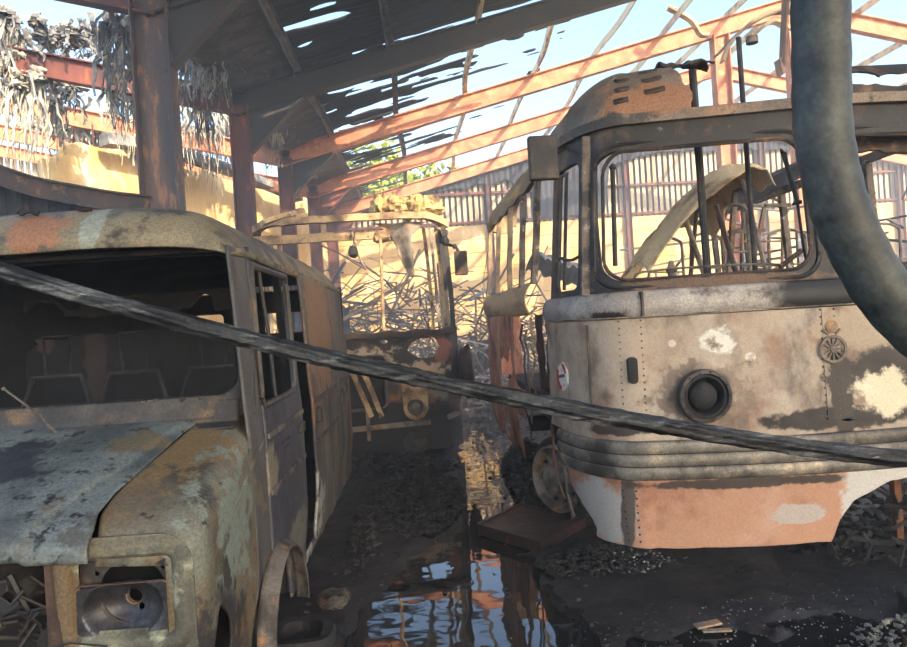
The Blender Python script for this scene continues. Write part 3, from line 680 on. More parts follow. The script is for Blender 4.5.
# windscreen surround
def wsf(u, v): 
    x = u; c = (x-XC)/.9
    return (x-(tumble(v)*(1 if x > XC else -1))*abs(c)**3, 3.07+.2*(v-1.24)/.76+.05*c*c+.05*abs(c)**8, v)
def wsk(u, v): return rr(u, v, XC, 1.665, .835, .335, .085)
sheet('windscreen_frame', wsf, (-2.6, -.8), (1.23, 2.02), 110, 60, wsk, .03, M['van_frame'], V, off=1)
mb = MB(); mb.tube([Vector(wsf(u, v))+Vector((0, -.012, 0)) for u, v in rrpath(XC, 1.665, .835, .335, .085)], .012, 6, True); mb.build('windscreen_seal', M['van_dark'], V, smooth=True)
sheet('door_post', lambda u, v: (XR-tumble(v)-.02*(1-u), lerp(3.24, 3.30, u), v), (0, 1), (1.2, 2.0), 4, 20, None, .02, M['van_frame'], V)
# broken lumps along the screen edge, wiper
mb = MB(); rg = random.Random(5)
for k in range(22):
    x = rg.choice([rg.uniform(-1.3, -.95), rg.uniform(-2.0, -1.4), rg.uniform(-1.25, -1.08)]); mb.chip((x, 3.07+rg.uniform(0, .04), 1.325+rg.uniform(0, .01)), (.014, .009, .005), rg)
tag(mb.build('glass_crumbs', M['rim'], V), kind='stuff')
mb = MB(); a = at(4, 389, 2.95); b_ = at(62, 437, 2.98); mb.tube([a, a.lerp(b_, .5)+Vector((.01, 0, .004)), b_], .0045, 6)
mb.tube([at(38, 412, 2.96), at(50, 428, 2.97), b_], .006, 6); mb.blob(a, .009, 2, .3, 5); mb.build('wiper_arm', M['rim'], V, smooth=True)
# roof
def roof(u, v):
    # v along Y with a domed front, u across
    c = (u-.5)*2; y = v
    f = max(0, (3.42-y)/.46); drop = 1-math.sqrt(max(0, 1-min(1, f)**2.6))
    e = abs(c)**8
    z0_ = 1.962
    z = z0_+ (2.232-z0_)*(1-drop)*(1-.08*c*c)*(1-e*.98)
    x = XC+c*(.865+.0*y)
    rear = ss(6.6, 6.95, y); z -= .12*rear*(1-e)
    yy = y+.08*e*max(0, (3.3-y))+.06*c*c*ss(3.5, 2.96, y)
    return (x, yy, z+.006*fbm(x*2, y*2, 4)+.012*math.sin(y*9)*ss(3.6, 4, y)*(1-e))
sheet('roof', roof, (0, 1), (2.965, 6.95), 60, 110, lambda u, v: 1, .012, M['van_roof'], V)
mb = MB()
mb.sweep([(XC+.858, y, 1.99) for y in (3.15, 4, 5, 6, 6.95)], [(-.012, -.01), (.012, -.01), (.014, .01), (-.01, .01)])
mb.build('roof_gutter', M['van_roof'], V)
mb = MB(); q = at(24, 212, 3.1); mb.chip(q, (.04, .03, .02)); mb.chip(q+Vector((.05, 0, -.005)), (.03, .02, .015)); mb.chip(at(85, 210, 3.15), (.03, .02, .008)); mb.build('charred_roof_lump', M['char'], V)
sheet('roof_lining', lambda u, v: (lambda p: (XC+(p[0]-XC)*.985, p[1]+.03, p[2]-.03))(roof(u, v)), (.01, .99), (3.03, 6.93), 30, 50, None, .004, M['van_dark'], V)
for s_ in (0, 1):
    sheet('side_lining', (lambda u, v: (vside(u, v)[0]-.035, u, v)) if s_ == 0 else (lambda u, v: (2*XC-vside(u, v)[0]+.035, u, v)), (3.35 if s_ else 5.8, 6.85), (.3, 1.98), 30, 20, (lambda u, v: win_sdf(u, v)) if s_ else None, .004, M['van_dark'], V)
# rear wall, inside bulkhead and seats
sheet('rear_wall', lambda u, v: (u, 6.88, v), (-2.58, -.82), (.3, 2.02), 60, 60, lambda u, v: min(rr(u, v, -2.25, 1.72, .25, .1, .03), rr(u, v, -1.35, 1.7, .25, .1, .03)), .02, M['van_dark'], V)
sheet('bulkhead', lambda u, v: (u, 4.42+.02*fbm(u*3, v*3, 5), v), (-2.58, -1.1), (.5, 1.9), 50, 50, lambda u, v: min(rr(u, v, -1.9, 1.72, .7, .06, .02)-.03*fbm(u*5, v*5, 1), .1+fbm(u*1.5, v*1.5, 3)+.3), .01, M['van_lit_patch'], V)
MB().box((-2.55, 3.1, .28), (-.86, 6.85, .33)).build('load_floor', M['van_dark'], V)
mb = MB().box((-2.5, 3.28, .8), (-.95, 3.45, 1.16)); mb.build('dashboard', M['van_dark'], V, bevel=.04)
def vseat(x):
    s = MB()
    s.tube([(x-.2, 3.95, .6), (x-.21, 4.1, 1.2), (x-.14, 4.14, 1.42), (x+.14, 4.14, 1.42), (x+.21, 4.1, 1.2), (x+.2, 3.95, .6)], .014, 6)
    s.tube([(x-.07, 4.15, 1.42), (x-.08, 4.16, 1.66), (x+.08, 4.16, 1.66), (x+.07, 4.15, 1.42)], .012, 6)
    for z in (.8, .95, 1.1, 1.25): s.tube([(x-.2, 4.05, z), (x+.2, 4.05, z)], .006, 5)
    s.tube([(x-.22, 3.95, .6), (x-.22, 3.5, .62), (x+.22, 3.5, .62), (x+.22, 3.95, .6)], .014, 6); s.box((x-.2, 3.52, .34), (x+.2, 3.95, .52))
    s.build('seat_frame', M['char'], V, smooth=True)
for x in (-1.28, -1.75, -2.2): vseat(x)
mb = MB(); mb.lathe((-2.1, 3.4, 1.12), (0, -.5, .8), [(.19, -.012), (.2, 0), (.19, .012), (.18, 0), (.19, -.012)], 28); mb.build('steering_wheel', M['black_metal'], V, smooth=True)
# engine bay guts behind the missing grille
mb = MB(); mb.box((-2.2, 2.55, .3), (-1.28, 2.9, .82)); mb.build('radiator_block', M['van_dark'], V)
mb = MB(); rg = random.Random(9)
for k in range(26):
    a = Vector((rg.uniform(-1.75, -1.3), rg.uniform(2.3, 2.5), rg.uniform(.5, .85)))
    pts = [a]; 
    for j in range(5): pts.append(pts[-1]+Vector((rg.gauss(0, .05), rg.gauss(0, .02), rg.gauss(-.01, .04))))
    mb.tube(pts, rg.uniform(.003, .008), 5)
mb.build('wiring', M['black_metal'], V, smooth=True)
mb = MB(); mb.lathe((-1.5, 2.44, .74), (0, -1, 0), [(.02, .02), (.07, .03), (.1, .0), (.11, -.05), (.0, -.06)], 24)
mb.tube([at(10, 575, 2.36), at(22, 600, 2.36), at(30, 612, 2.37), at(50, 611, 2.36)], .012, 6); mb.tube([at(5, 615, 2.36), at(22, 603, 2.36)], .014, 6); mb.build('horn_and_bracket', M['black_metal'], V, smooth=True)
mb = MB(); mb.lathe((-1.32, 2.4, .58), (0, -1, .1), [(.03, .02), (.07, .02), (.075, 0), (.06, -.01)], 22)
for k in range(22):
    a = 2*pi*k/22; mb.bar((-1.32+.07*math.cos(a), 2.385, .58+.07*math.sin(a)), (-1.32+.085*math.cos(a), 2.385, .58+.085*math.sin(a)), .008, .008, (0, 1, 0))
mb.build('cooling_fan_ring', M['char'], V)
# front wheel: burst bare rim and steel bead coil
mb = MB(); mb.lathe((XR-.14, 3.35, .24), (1, 0, 0), [(.05, .05), (.12, .07), (.17, .03), (.2, .07), (.21, .08), (.21, -.1), (.19, -.1), (.17, -.02), (.06, 0), (.05, .05)], 28); mb.build('front_wheel', M['char'], V, smooth=True)
mb = MB(); mb.lathe((XR-.14, 6.1, .24), (1, 0, 0), [(.05, .05), (.17, .03), (.2, .07), (.23, .08), (.23, -.1), (.06, 0), (.05, .05)], 28); mb.build('rear_wheel', M['char'], V, smooth=True)
# tyre carcass lying on the ground beside the van
mb = MB(); c = Vector((-.72, 3.5, .05)); 
mb.sweep([c+Vector((.13*math.cos(a), .15*math.sin(a), .01*math.sin(a*3))) for a in [2*pi*k/30 for k in range(30)]], [(-.03, -.04), (.035, -.04), (.04, .0), (.03, .035), (-.025, .03)], closed=True)
mb.build('tyre_carcass', M['char'], smooth=True); tag(COL.objects[-1], 'collapsed black tyre ring lying on the floor beside the van wheel arch', 'tyre')
mb = MB(); rg = random.Random(12)
for k in range(26):
    r = rg.uniform(.05, .08); ce = Vector((-.62, 3.95, .04+rg.uniform(0, .03))); ph = rg.uniform(0, 1)
    mb.tube([ce+Vector((r*1.3*math.cos(2*pi*j/14+ph), r*1.3*math.sin(2*pi*j/14+ph), .02*math.sin(j*1.3+k))) for j in range(13)], .0025, 4)
mb.build('tyre_wire', M['rim']); tag(COL.objects[-1], 'tangle of fine tyre wire on the floor beside the van sill', 'wire')

# ------------------------------------------------------------------ RIGHT-HAND BUS
B = thing('bus', 'burnt single-deck bus, cream and peach front with empty windscreen, largest vehicle at the right', 'bus', (2.1, 6.4, 0))
BX = 2.1
half = [(1.1, 7.82), (.95, 7.8), (.83, 7.74), (.73, 7.64), (.69, 7.5)]
n_ = 60
for k in range(1, n_+1): half.append((.80-.11*(1-k/n_), 7.5+(4.15-7.5)*k/n_))
for k in range(1, 25):
    a = pi/2*k/24; half.append((1.15-.35*math.cos(a), 4.15-.62*math.sin(a)))
for k in range(1, 33):
    x = 1.15+(.95)*k/32; half.append((x, 3.42+.11*((x-2.1)/.95)**2))
full = half+[(2*BX-x, y) for x, y in half[-2::-1]]
SL = [0]
for (a, b_), (c, d) in zip(full, full[1:]): SL.append(SL[-1]+math.hypot(c-a, d-b_))
TOT = SL[-1]; MID = TOT/2
import bisect
def bp(s):
    s = max(0, min(TOT-1e-6, s)); i = max(0, min(len(SL)-2, bisect.bisect_right(SL, s)-1)); t = (s-SL[i])/(SL[i+1]-SL[i])
    (a, b_), (c, d) = full[i], full[i+1]
    def nrm(j):
        p, q = full[max(0, j-1)], full[min(len(full)-1, j+1)]; dx, dy = q[0]-p[0], q[1]-p[1]; l = math.hypot(dx, dy); return (-dy/l*-1*-1, dx/l*-1*-1)
    n1, n2 = nrm(i), nrm(i+1); nx, ny = lerp(n1[0], n2[0], t), lerp(n1[1], n2[1], t)
    # outward: at left side (moving -y) outward is -x ; travelling direction (dx,dy), outward = (dy,-dx)
    return lerp(a, c, t), lerp(b_, d, t), -nx, -ny
def bus(s, z, out=0):
    x, y, nx, ny = bp(s); l = math.hypot(nx, ny); nx /= l; ny /= l
    ins = .05*max(0, .7-z)/.35
    if z > 1.6: ins += .085*(z-1.6)
    o_ = out-ins
    return Vector((x+nx*o_, y+ny*o_, z))
# check normal direction once
_x, _y_, _nx, _ny = bp(MID)
SGN = 1 if _ny < 0 else -1
_bus0 = bus
def bus(s, z, out=0):
    x, y, nx, ny = bp(s); l = math.hypot(nx, ny); nx *= SGN/l; ny *= SGN/l
    ins = .05*max(0, .7-z)/.35 + (.085*(z-1.6) if z > 1.6 else 0)
    return Vector((x+nx*(out-ins), y+ny*(out-ins), z))
def sy(y): return next(SL[i] for i, p in enumerate(full) if p[1] <= y)          # arc position on the left side at depth y
def sx(x): return MID+(x-BX)*1.003 if abs(x-BX) < .95 else None
S_C = sy(4.15); S_L = sx(1.16)
def sxl(x):                                                                      # any x on the left front incl. corner
    for i in range(S0, len(half)-1):
        if half[i+1][0] >= x: return lerp(SL[i], SL[i+1], (x-half[i][0])/(half[i+1][0]-half[i][0]))
    return MID
def sX(x): return sxl(x) if x <= BX else TOT-sxl(2*BX-x)
S0 = 64
# --- lower skirt
def dent(s, z): return .012*fbm(s*2.2, z*2.5, 3)
sk_l = sxl(.86)
def skk(s, z):
    x = bus(s, z).x
    k = min(z-.335-.01*fbm(s*3, 1, 2), .715-z)
    k = min(k, s-(lerp(sk_l, S_C+.06, ss(.38, .7, z))+.03*fbm(z*9, 2, 1)))
    rt = 2.12+.03*fbm(z*8, 4, 4)                                                 # torn right edge, rising to the right
    curve = interp([(2.0, 0), (2.05, .0), (2.09, .12), (2.16, .22), (2.35, .31), (2.6, .34), (3.3, .35)], x)
    k = min(k, z-.33-curve-.008*fbm(s*9, 5, 2))
    return k
skp = sheet('skirt_panel', lambda s, z: bus(s, z, .004+dent(s, z)*.5), (sy(4.05), MID+1.1), (.32, .72), 240, 60, skk, .006, M['bus_skirt'], B)
mb = MB()
for xx in (1.0, 1.06):
    for k in range(9): mb.blob(bus(sxl(xx), .37+k*.04, .01), .006, k, 0, 5)
mb.build('rivets', M['black_metal'], skp)
# hanging torn strip at the front of the wheel opening
pts = [bus(S_C-.02+.03*math.sin(k*.9), .72-k*.045, .01-.0*k) for k in range(9)]
mb = MB(); mb.sweep(pts, lambda i, n: [(-.035+.02*math.sin(i*2.1), -.004), (.03-.01*math.sin(i*3), -.004), (.03-.01*math.sin(i*3), .006), (-.035+.02*math.sin(i*2.1), .006)], up=(1, 0, 0))
mb.build('torn_strip', M['ash_metal'], B, smooth=True)
# --- three-ribbed moulding
def mould(s, v):
    z = lerp(.715, .915, v); f = (v*3) % 1
    o_ = .022+.013*math.sin(pi*f)**.5 if v < .999 else .022
    return bus(s, z, o_)
ml = sheet('ribbed_moulding', mould, (sy(4.22), MID+1.25), (0, .9999), 150, 36, lambda s, v: s-(sy(4.2)+.04*v), .01, M['bus_mould'], B)
mb = MB()
for z in (.782, .848): mb.sweep([bus(sy(4.18)+(MID+1.2-sy(4.18))*k/60, z, .024) for k in range(61)], [(-.006, -.008), (.008, -.008), (.008, .008), (-.006, .008)])
mb.build('dark_groove', M['char'], ml)  # char strips laid along the grooves between the ribs
# --- main front panel
LX, LZ = 1.412, 1.142; SLX = sx(LX)
def fp(s, z):
    d = math.hypot(s-SLX, z-LZ)
    bul = .02*ss(.22, .12, d)
    return bus(s, z, .006+dent(s, z)+bul)
def fpk(s, z):
    k = math.hypot(s-SLX, z-LZ)-.108
    x = bus(s, z).x
    k = min(k, math.hypot((x-2.62)/1.5, z-1.12)-.06-.05*fbm(x*6, z*6, 3))
    k = min(k, math.hypot((x-2.15)/6, z-.975)-.006+.012*fbm(x*5, z*8, 3)) if 1.7 < x < 2.5 and z < 1.0 else k
    return k
frp = sheet('front_panel', fp, (sy(4.4), MID+1.22), (.91, 1.565), 260, 90, fpk, .006, M['bus_front'], B)
mb = MB()
for xx, z0, z1, n in ((1.025, .97, 1.55, 17), (1.13, .97, 1.55, 17), (2.03, 1.0, 1.55, 16), (2.13, 1.0, 1.55, 16)):
    for k in range(n): mb.blob(fp(sxl(xx), lerp(z0, z1, k/(n-1)))+Vector((0, -.005, 0)), .0055, k, 0, 4)
mb.build('rivets', M['rim'], frp)
mb = MB(); mb.sweep([fp(sxl(.90), .98+.02*k)+Vector((-.004, -.004, 0)) for k in range(29)], [(-.006, -.006), (.006, -.006), (.006, .006), (-.006, .006)], up=(0, 1, 0)); mb.build('corner_seam', M['black_metal'], frp)
# coach-line brace strip over the nose
mb = MB(); mb.sweep([fp(sx(2.08), .98+.028*k)+Vector((0, -.004, 0)) for k in range(21)], [(-.045, -.003), (.045, -.003), (.045, .006), (-.045, .006)], up=(0, 1, 0)); mb.build('centre_strip', M['bus_front'], frp, bevel=.002)
# crest plate
c = fp(sx(2.08), 1.345)+Vector((0, -.018, 0)); mb = MB()
mb.lathe(c, (0, -1, 0), [(.058, 0), (.072, 0), (.072, .008), (.058, .008), (.058, 0)], 30)
for k in range(12):
    a = 2*pi*k/12; mb.bar(c+Vector((.012*math.cos(a), 0, .012*math.sin(a))), c+Vector((.06*math.cos(a), 0, .06*math.sin(a))), .008, .006, (0, 1, 0))
mb.lathe(c, (0, -1, 0), [(.0, .01), (.018, .008), (.018, 0)], 16)
for s_ in (-1, 1): mb.bar(c+Vector((s_*.02, 0, .075)), c+Vector((s_*.045, 0, .1)), .01, .006, (0, 1, 0))
mb.build('round_emblem', M['bus_roof'], B)
mb = MB(); c2 = fp(sx(2.08), 1.46)+Vector((0, -.012, 0)); mb.lathe(c2, (0, -1, 0), [(.0, .008), (.03, .004), (.034, 0)], 20); mb.build('badge_boss', M['ash_metal'], B, smooth=True)
# headlamp: ring, dark bowl
hc = Vector((LX, 3.455, LZ)); hl = MB().lathe(hc, (0, -1, 0), [(.108, -.05), (.112, .03), (.118, .04), (.135, .036), (.14, .018), (.14, 0)], 40).build('headlamp', M['black_metal'], B, smooth=True)
MB().lathe(hc, (0, -1, 0), [(.11, .028), (.1, .03), (.09, .01), (.088, -.07), (.0, -.075)], 36).build('lamp_bowl', M['char'], hl, smooth=True)
MB().lathe(hc+Vector((0, .0, 0)), (0, -1, 0), [(.072, -.02), (.07, .006), (.05, .026), (.025, .034), (.0, .036)], 30).build('lamp_core', M['char'], hl, smooth=True)
mb = MB()
for k in range(14):
    a = 2*pi*k/14; mb.blob(hc+Vector((.126*math.cos(a), -.04, .126*math.sin(a))), .006, k, 0, 4)
mb.build('ring_screws', M['black_metal'], hl)
# louvred indicator slot
c = fp(sxl(1.075), 1.29)+Vector((0, -.01, 0)); mb = MB()
P = rrpath(c.x, c.z, .025, .07, .022, 5); mb.add([(x, c.y-.012, z) for x, z in P]+[(x, c.y+.02, z) for x, z in P], [tuple(range(len(P)))]+[(i, (i+1) % len(P), (i+1) % len(P)+len(P), i+len(P)) for i in range(len(P))])
for k in range(7): mb.bar((c.x-.02, c.y-.016, c.z-.048+k*.016), (c.x+.02, c.y-.016, c.z-.048+k*.016), .006, .006)
mb.build('side_lamp', M['char'], B)
# remains of a red and white roundel on the corner
p0 = bus(S_C+.14, 1.24, .016); x_, y_, nx_, ny_ = bp(S_C+.14); nn_ = Vector((nx_*SGN, ny_*SGN, 0)).normalized(); sd_ = Vector((-nn_.y, nn_.x, 0))
mb = MB(); K = 26; ring_ = [p0+sd_*(.085*math.cos(2*pi*k/K)*(1+.08*nz(k, 1)))+Vector((0, 0, .085*math.sin(2*pi*k/K)*(1+.1*nz(k, 5)))) for k in range(K)]
mb.add(ring_+[p-nn_*.012 for p in ring_], [tuple(range(K))]+[(i, i+K, (i+1) % K+K, (i+1) % K) for i in range(K)]); rd = mb.build('roundel', M['white'], B)
mb = MB(); 
for a0, a1 in ((150, 255), (20, 70)):
    mb.sweep([p0+nn_*.002+sd_*(.072*math.cos(math.radians(lerp(a0, a1, k/10))))+Vector((0, 0, .072*math.sin(math.radians(lerp(a0, a1, k/10))))) for k in range(11)], [(-.011, -.002), (.011, -.002), (.011, .003), (-.011, .003)], up=tuple(nn_))
mb.build('red_arc', M['red'], rd)
mb = MB(); mb.bar(p0-sd_*.05+nn_*.003+Vector((0,0,-.005)), p0+sd_*.05+nn_*.003+Vector((0,0,.01)), .004, .018, (0, 0, 1)); mb.build('grey_bar', M['rim'], rd)
# --- waist band
def band(s, v):
    z = lerp(1.565, 1.705, v); return bus(s, z, .012+.028*math.sin(pi*v)**.7)
sheet('waist_band', band, (sy(4.35), MID+1.25), (0, 1), 140, 14, None, .008, M['bus_band'], B)
mb = MB(); mb.sweep([bus(sy(4.3)+(MID+1.2-sy(4.3))*k/60, 1.572, .016) for k in range(61)], [(-.006, -.005), (.01, -.005), (.01, .006), (-.006, .006)]); mb.build('drip_line', M['ash_metal'], B)
MB().box((1.125, 3.47, 1.572), (1.135, 3.53, 1.70)).build('band_joint', M['black_metal'], B)
# --- windscreen surround
WC = 1.49
def ws_k(s, z):
    x = bus(s, z).x
    if x < WC: pass
    a = rr(bus(s, z).x, z, 1.492, 2.11, .522, .35, .11)
    b_ = rr(bus(s, z).x, z, 2*BX-1.492, 2.11, .522, .35, .11)
    q = rr(s, z, (S_C+sxl(.93))/2-.03, 2.1, .155, .36, .05)                       # quarter light on the curve
    if s < sxl(.93): return q
    if s > TOT-sxl(.93): return 1
    return min(a, b_)
wf = sheet('windscreen_frame', lambda s, z: bus(s, z, 0.0), (S_C-.06, MID+1.2), (1.70, 2.62), 230, 90, ws_k, .03, M['bus_screen'], B)
for sgn, cx_ in ((0, 1.492), (1, 2*BX-1.492)):
    for off_, rad, nm, mt in ((.035, .014, 'outer_seal', 'black_metal'), (-.004, .011, 'inner_seal', 'dark_brown')):
        mb = MB(); mb.tube([bus(sX(u), v, .016) for u, v in rrpath(cx_, 2.11, .522+off_, .35+off_, .12)], rad, 6, True); mb.build(nm, M[mt], wf, smooth=True)
# ash-flecked corner pillar and quarter-light bars
mb = MB(); s_ = sxl(.915)
mb.sweep([bus(s_-.02, z, .012+.004*nz(z*9, 2)) for z in [1.7+.04*k for k in range(23)]], [(-.035, -.02), (.035, -.02), (.035, .02), (-.035, .02)], up=(0, 1, 0)); mb.build('corner_pillar', M['bus_pillar'], B)
mb = MB(); mb.tube([bus(S_C+(s_-S_C)*k/8, 1.93+.015*math.sin(k), .0) for k in range(9)], .009, 6); mb.tube([bus(S_C+.16, z, -.01) for z in (1.75, 2.1, 2.44)], .011, 6); mb.build('quarter_light_bars', M['black_metal'], B)
mb = MB(); mb.tube([bus(sxl(1.01), z, -.03) for z in (1.85, 2.1, 2.38)], .014, 6); mb.blob(bus(sxl(1.01), 2.39, -.03), .02, 1, .3, 5); mb.build('wiper_spindle_rod', M['black_metal'], B, smooth=True)
# --- gutter rail above the windscreen
mb = MB(); mb.sweep([bus(S_C-.1+(MID+1.2-S_C+.1)*k/80, 2.625+.03*ss(1.5, 2.7, bus(S_C-.1+(MID+1.2-S_C+.1)*k/80, 2.6).x), .02) for k in range(81)], [(-.03, -.03), (.03, -.03), (.035, .02), (-.01, .035)])
mb.build('front_gutter', M['bus_roof'], B)
MBX = MB(); MBX.sweep([bus(sxl(1.4)+k*.05, 2.60, -.02) for k in range(30)], [(-.02, -.04), (.02, -.04), (.02, .06), (-.02, .06)]); MBX.build('destination_rail', M['dark_brown'], B)
# --- roof dome remains
def dome(s, t):
    x, y, nx, ny = bp(s); l = math.hypot(nx, ny); nx *= SGN/l; ny *= SGN/l
    # depth of roof inset is limited by distance to the spine
    a = t*pi/2; ins = .085+.42*(1-math.cos(a)); z = 2.64+.37*math.sin(a)*(1+.06*ss(1.0, 1.5, x))
    px_, py_ = x-nx*ins, y-ny*ins*1.25
    return Vector((px_, py_, z+.006*fbm(s*2, t*2, 2)))
def dk(s, t):
    p = dome(s, t); x = p.x
    k = 1.5-x+.02*fbm(p.z*14, 1, 3) - (.02 if p.z > 2.8 else 0)
    k = min(k, s-(S_C-.75)+.25*fbm(t*4, s*2, 2)-.5*t*ss(S_C, S_C-.6, s))
    return k
dm = sheet('front_dome', dome, (S_C-.9, sx(1.62)), (0, 1), 110, 40, dk, .008, M['bus_roof'], B)
def cove(s, t):
    x, y, nx, ny = bp(s); l = math.hypot(nx, ny); nx *= SGN/l; ny *= SGN/l
    ins = .085+.03*t+.26*t**3; return Vector((x-nx*ins, y-ny*ins, 2.64+.34*t*(1-.18*t)))
cv = sheet('roof_cove', cove, (0, S_C-.5), (0, .96), 240, 36, lambda s, t: interp([(4.6, .1), (5.2, .3), (6.0, .7), (7.0, .95), (9, 1.0)], bp(s)[1])-t+.1*fbm(s*2.4, t*2, 8), .01, M['bus_cove'], B)
for i, x0 in enumerate((1.1, 1.27)):
    for j in range(3):
        s0 = sxl(x0-.03+j*.0)+(-.012*j if i == 0 else 0); L = .115; mb = MB(); pts = []
        tz = [.56, .40, .25][j] if i else [.45, .31, .18][j]
        for k in range(9):
            pts.append(dome(s0+L*k/8, tz+.02*(k/8) )+Vector((0, -.008, 0)))
        mb.sweep(pts, lambda q, n: [(-.018*math.sin(pi*(q+.4)/(n)), -.016), (.018*math.sin(pi*(q+.4)/n), -.016), (.02*math.sin(pi*(q+.4)/n), -.004), (-.006, .016)], up=(0, 0, 1))
        mb.build('louvre', M['dark_brown'], dm, smooth=True)
# torn flap and skin remains beyond the cut, right side burnt vault
def rs(u, v): return (u, 3.75+.35*v+.04*fbm(u*4, v*4), 2.97+.05*math.sin(v*3)+.04*fbm(u*5, v*3, 2)-.05*ss(1.6, 1.9, u))
sheet('torn_roof_flap', rs, (1.44, 1.76), (0, 1), 40, 20, lambda u, v: .3-abs(v-.4)*1.1+.3*fbm(u*6, v*5, 4)-.3*ss(1.6, 1.76, u), .01, M['dark_brown'], B)
def vr(u, v): return (u, 3.72+.5*(1-math.cos(v*1.2)), 2.66+.36*math.sin(v*1.25))
sheet('burnt_roof_end', vr, (2.3, 3.1), (0, 1), 90, 40, lambda u, v: min(.95-v+.1*fbm(u*6, 2, 3), math.hypot((u-2.52)/1.5, v-.45)-.13-.05*fbm(u*9, v*9, 1), math.hypot((u-2.8)/1.5, v-.4)-.12-.05*fbm(u*9, v*9, 1)), .012, M['dark_brown'], B)
sheet('sagging_lining', lambda u, v: (u, 3.62+.06*v+.03*fbm(u*3, v*3), lerp(2.32, 2.60, v)), (2.2, 3.2), (0, 1), 70, 24, lambda u, v: v-.25-.25*fbm(u*3, v*2, 5), .02, M['dark_brown'], B)
# --- side: window pillars, sill, lower panels
ys = [4.9, 5.45, 6.1, 6.85, 7.6]
mb_all = []
for k, y in enumerate(ys):
    s0 = sy(y); mb = MB(); w = .05 if k else .06
    mb.sweep([bus(s0+.02*math.sin(z*3+k*2), z, -.01+.02*nz(z*3, k)) for z in [1.84+.08*j for j in range(11)]], lambda i, n, w=w: [(-w*(.6+.5*abs(nz(i*.8, w*9)))-(.03 if i in (0, n-1) else 0), -.02), (w*.7, -.02), (w*.7+(.03 if i in (0, n-1) else 0), .02), (-w*.6, .02)], up=(-1, 0, 0))
    mb.build('window_pillar', M['bus_cove'] if k > 1 else M['bus_pillar'], B, smooth=True)
mb = MB(); mb.sweep([bus(.05+(S_C-.1)*k/90, 2.62-.012*math.sin(k*.5), .005) for k in range(91)], [(-.02, -.04), (.02, -.04), (.03, .04), (-.02, .04)]); mb.build('window_head_rail', M['bus_cove'], B)
def sill(s, v): return bus(s, lerp(1.62, 1.86, v)+.0, .05*math.sin(pi*v)**.8-.01+.006*fbm(s*1.2, v*1))
sheet('side_sill_band', sill, (0, sy(5.0)), (0, 1), 120, 14, lambda s, v: .5-abs(v-.5)+.12+.2*fbm(s*2, v*2, 6), .01, M['bus_sill'], B)
def sidep(s, z): return bus(s, z, .004+.03*fbm(s*1.7, z*2.2, 5))
def spk(s, z):
    y = bp(s)[1]; k = min(1.63-z, z-.45-.12*fbm(s*2, 1, 5))
    k = min(k, math.hypot((y-5.0)*.9, z-.42)-.52)                                # wheel opening
    k = min(k, .22+fbm(s*1.6+4, z*1.4, 9)+.25*ss(1.2, 1.6, z)+.2*ss(6.0, 6.6, y))
    k = min(k, max(y-5.75+.12*fbm(z*5, 1), -(y-4.42)))                            # doorway gutted
    return k
sheet('side_panel', sidep, (0, sy(4.4)), (.35, 1.64), 220, 70, spk, .006, M['bus_side'], B)
# crumpled edges hanging in the doorway
for k, (y, z0, z1) in enumerate(((4.55, 1.6, .9), (4.75, 1.55, .8), (5.3, 1.6, .95), (5.5, 1.5, .75), (5.7, 1.55, .6))):
    mb = MB(); s0 = sy(y); mb.sweep([bus(s0+.05*nz(j*.5, k), lerp(z0, z1, j/8), -.06+.05*nz(j*.6, k+9)) for j in range(9)], lambda i, n: [(-.05*(1-i/n*.6), -.004), (.04*(1-i/n*.5), -.01), (.04*(1-i/n*.5), .004), (-.04, .008)], up=(-1, 0, 0))
    mb.build('twisted_rib', M[('ash_metal', 'dark_brown', 'tan_metal')[k % 3]], B, smooth=True)
sheet('inner_door_panel', lambda u, v: (.98+.03*fbm(u*3, v*3), u, v), (4.3, 5.9), (.75, 1.62), 50, 30, lambda u, v: .15+fbm(u*2.3, v*2, 3), .01, M['black_metal'], B)
MB().box((.9, 4.15, .92), (3.3, 7.6, .98)).build('bus_floor', M['char'], B)
mb = MB()
for x in (1.3, 2.9): mb.box((x-.05, 3.9, .55), (x+.05, 7.6, .75))
for y in (5.0, 6.9): mb.box((1.0, y-.06, .45), (3.2, y+.06, .6))
mb.build('chassis', M['char'], B)
# off side: bare pillars and waist
for y in ys: MB().bar((3.38, y, 1.7), (3.33, y, 2.6), .05, .05).build('window_pillar', M['bus_pillar'], B)
mb = MB()
mb.bar((3.34, 4.2, 2.62), (3.34, 7.6, 2.62), .05, .06); mb.bar((3.4, 4.2, 1.72), (3.4, 7.6, 1.72), .05, .1)
mb.build('off_side_rails', M['bus_pillar'], B)
MB().box((3.38, 4.2, .8), (3.42, 7.6, 1.5)).build('off_side_panel', M['bus_side'], B)
# grab poles
for px_, Yp, r_ in ((706, 3.95, .024), (754, 4.0, .016)):
    a = at(px_, 268, Yp); mb = MB(); mb.tube([(a.x+.02, Yp, .98), (a.x+.01, Yp, 1.6), (a.x, Yp, 2.3), (a.x-.01, Yp, 3.2 if px_ > 720 else 3.0)], r_, 8)
    mb.build('grab_pole', M['black_metal'], B, smooth=True)
mb = MB(); a = at(752, 40, 4.0); mb.lathe(a, (0, 0, 1), [(0, .02), (.035, .02), (.035, -.02), (0, -.02)], 12); mb.build('pole_cap', M['ash_metal'], B)
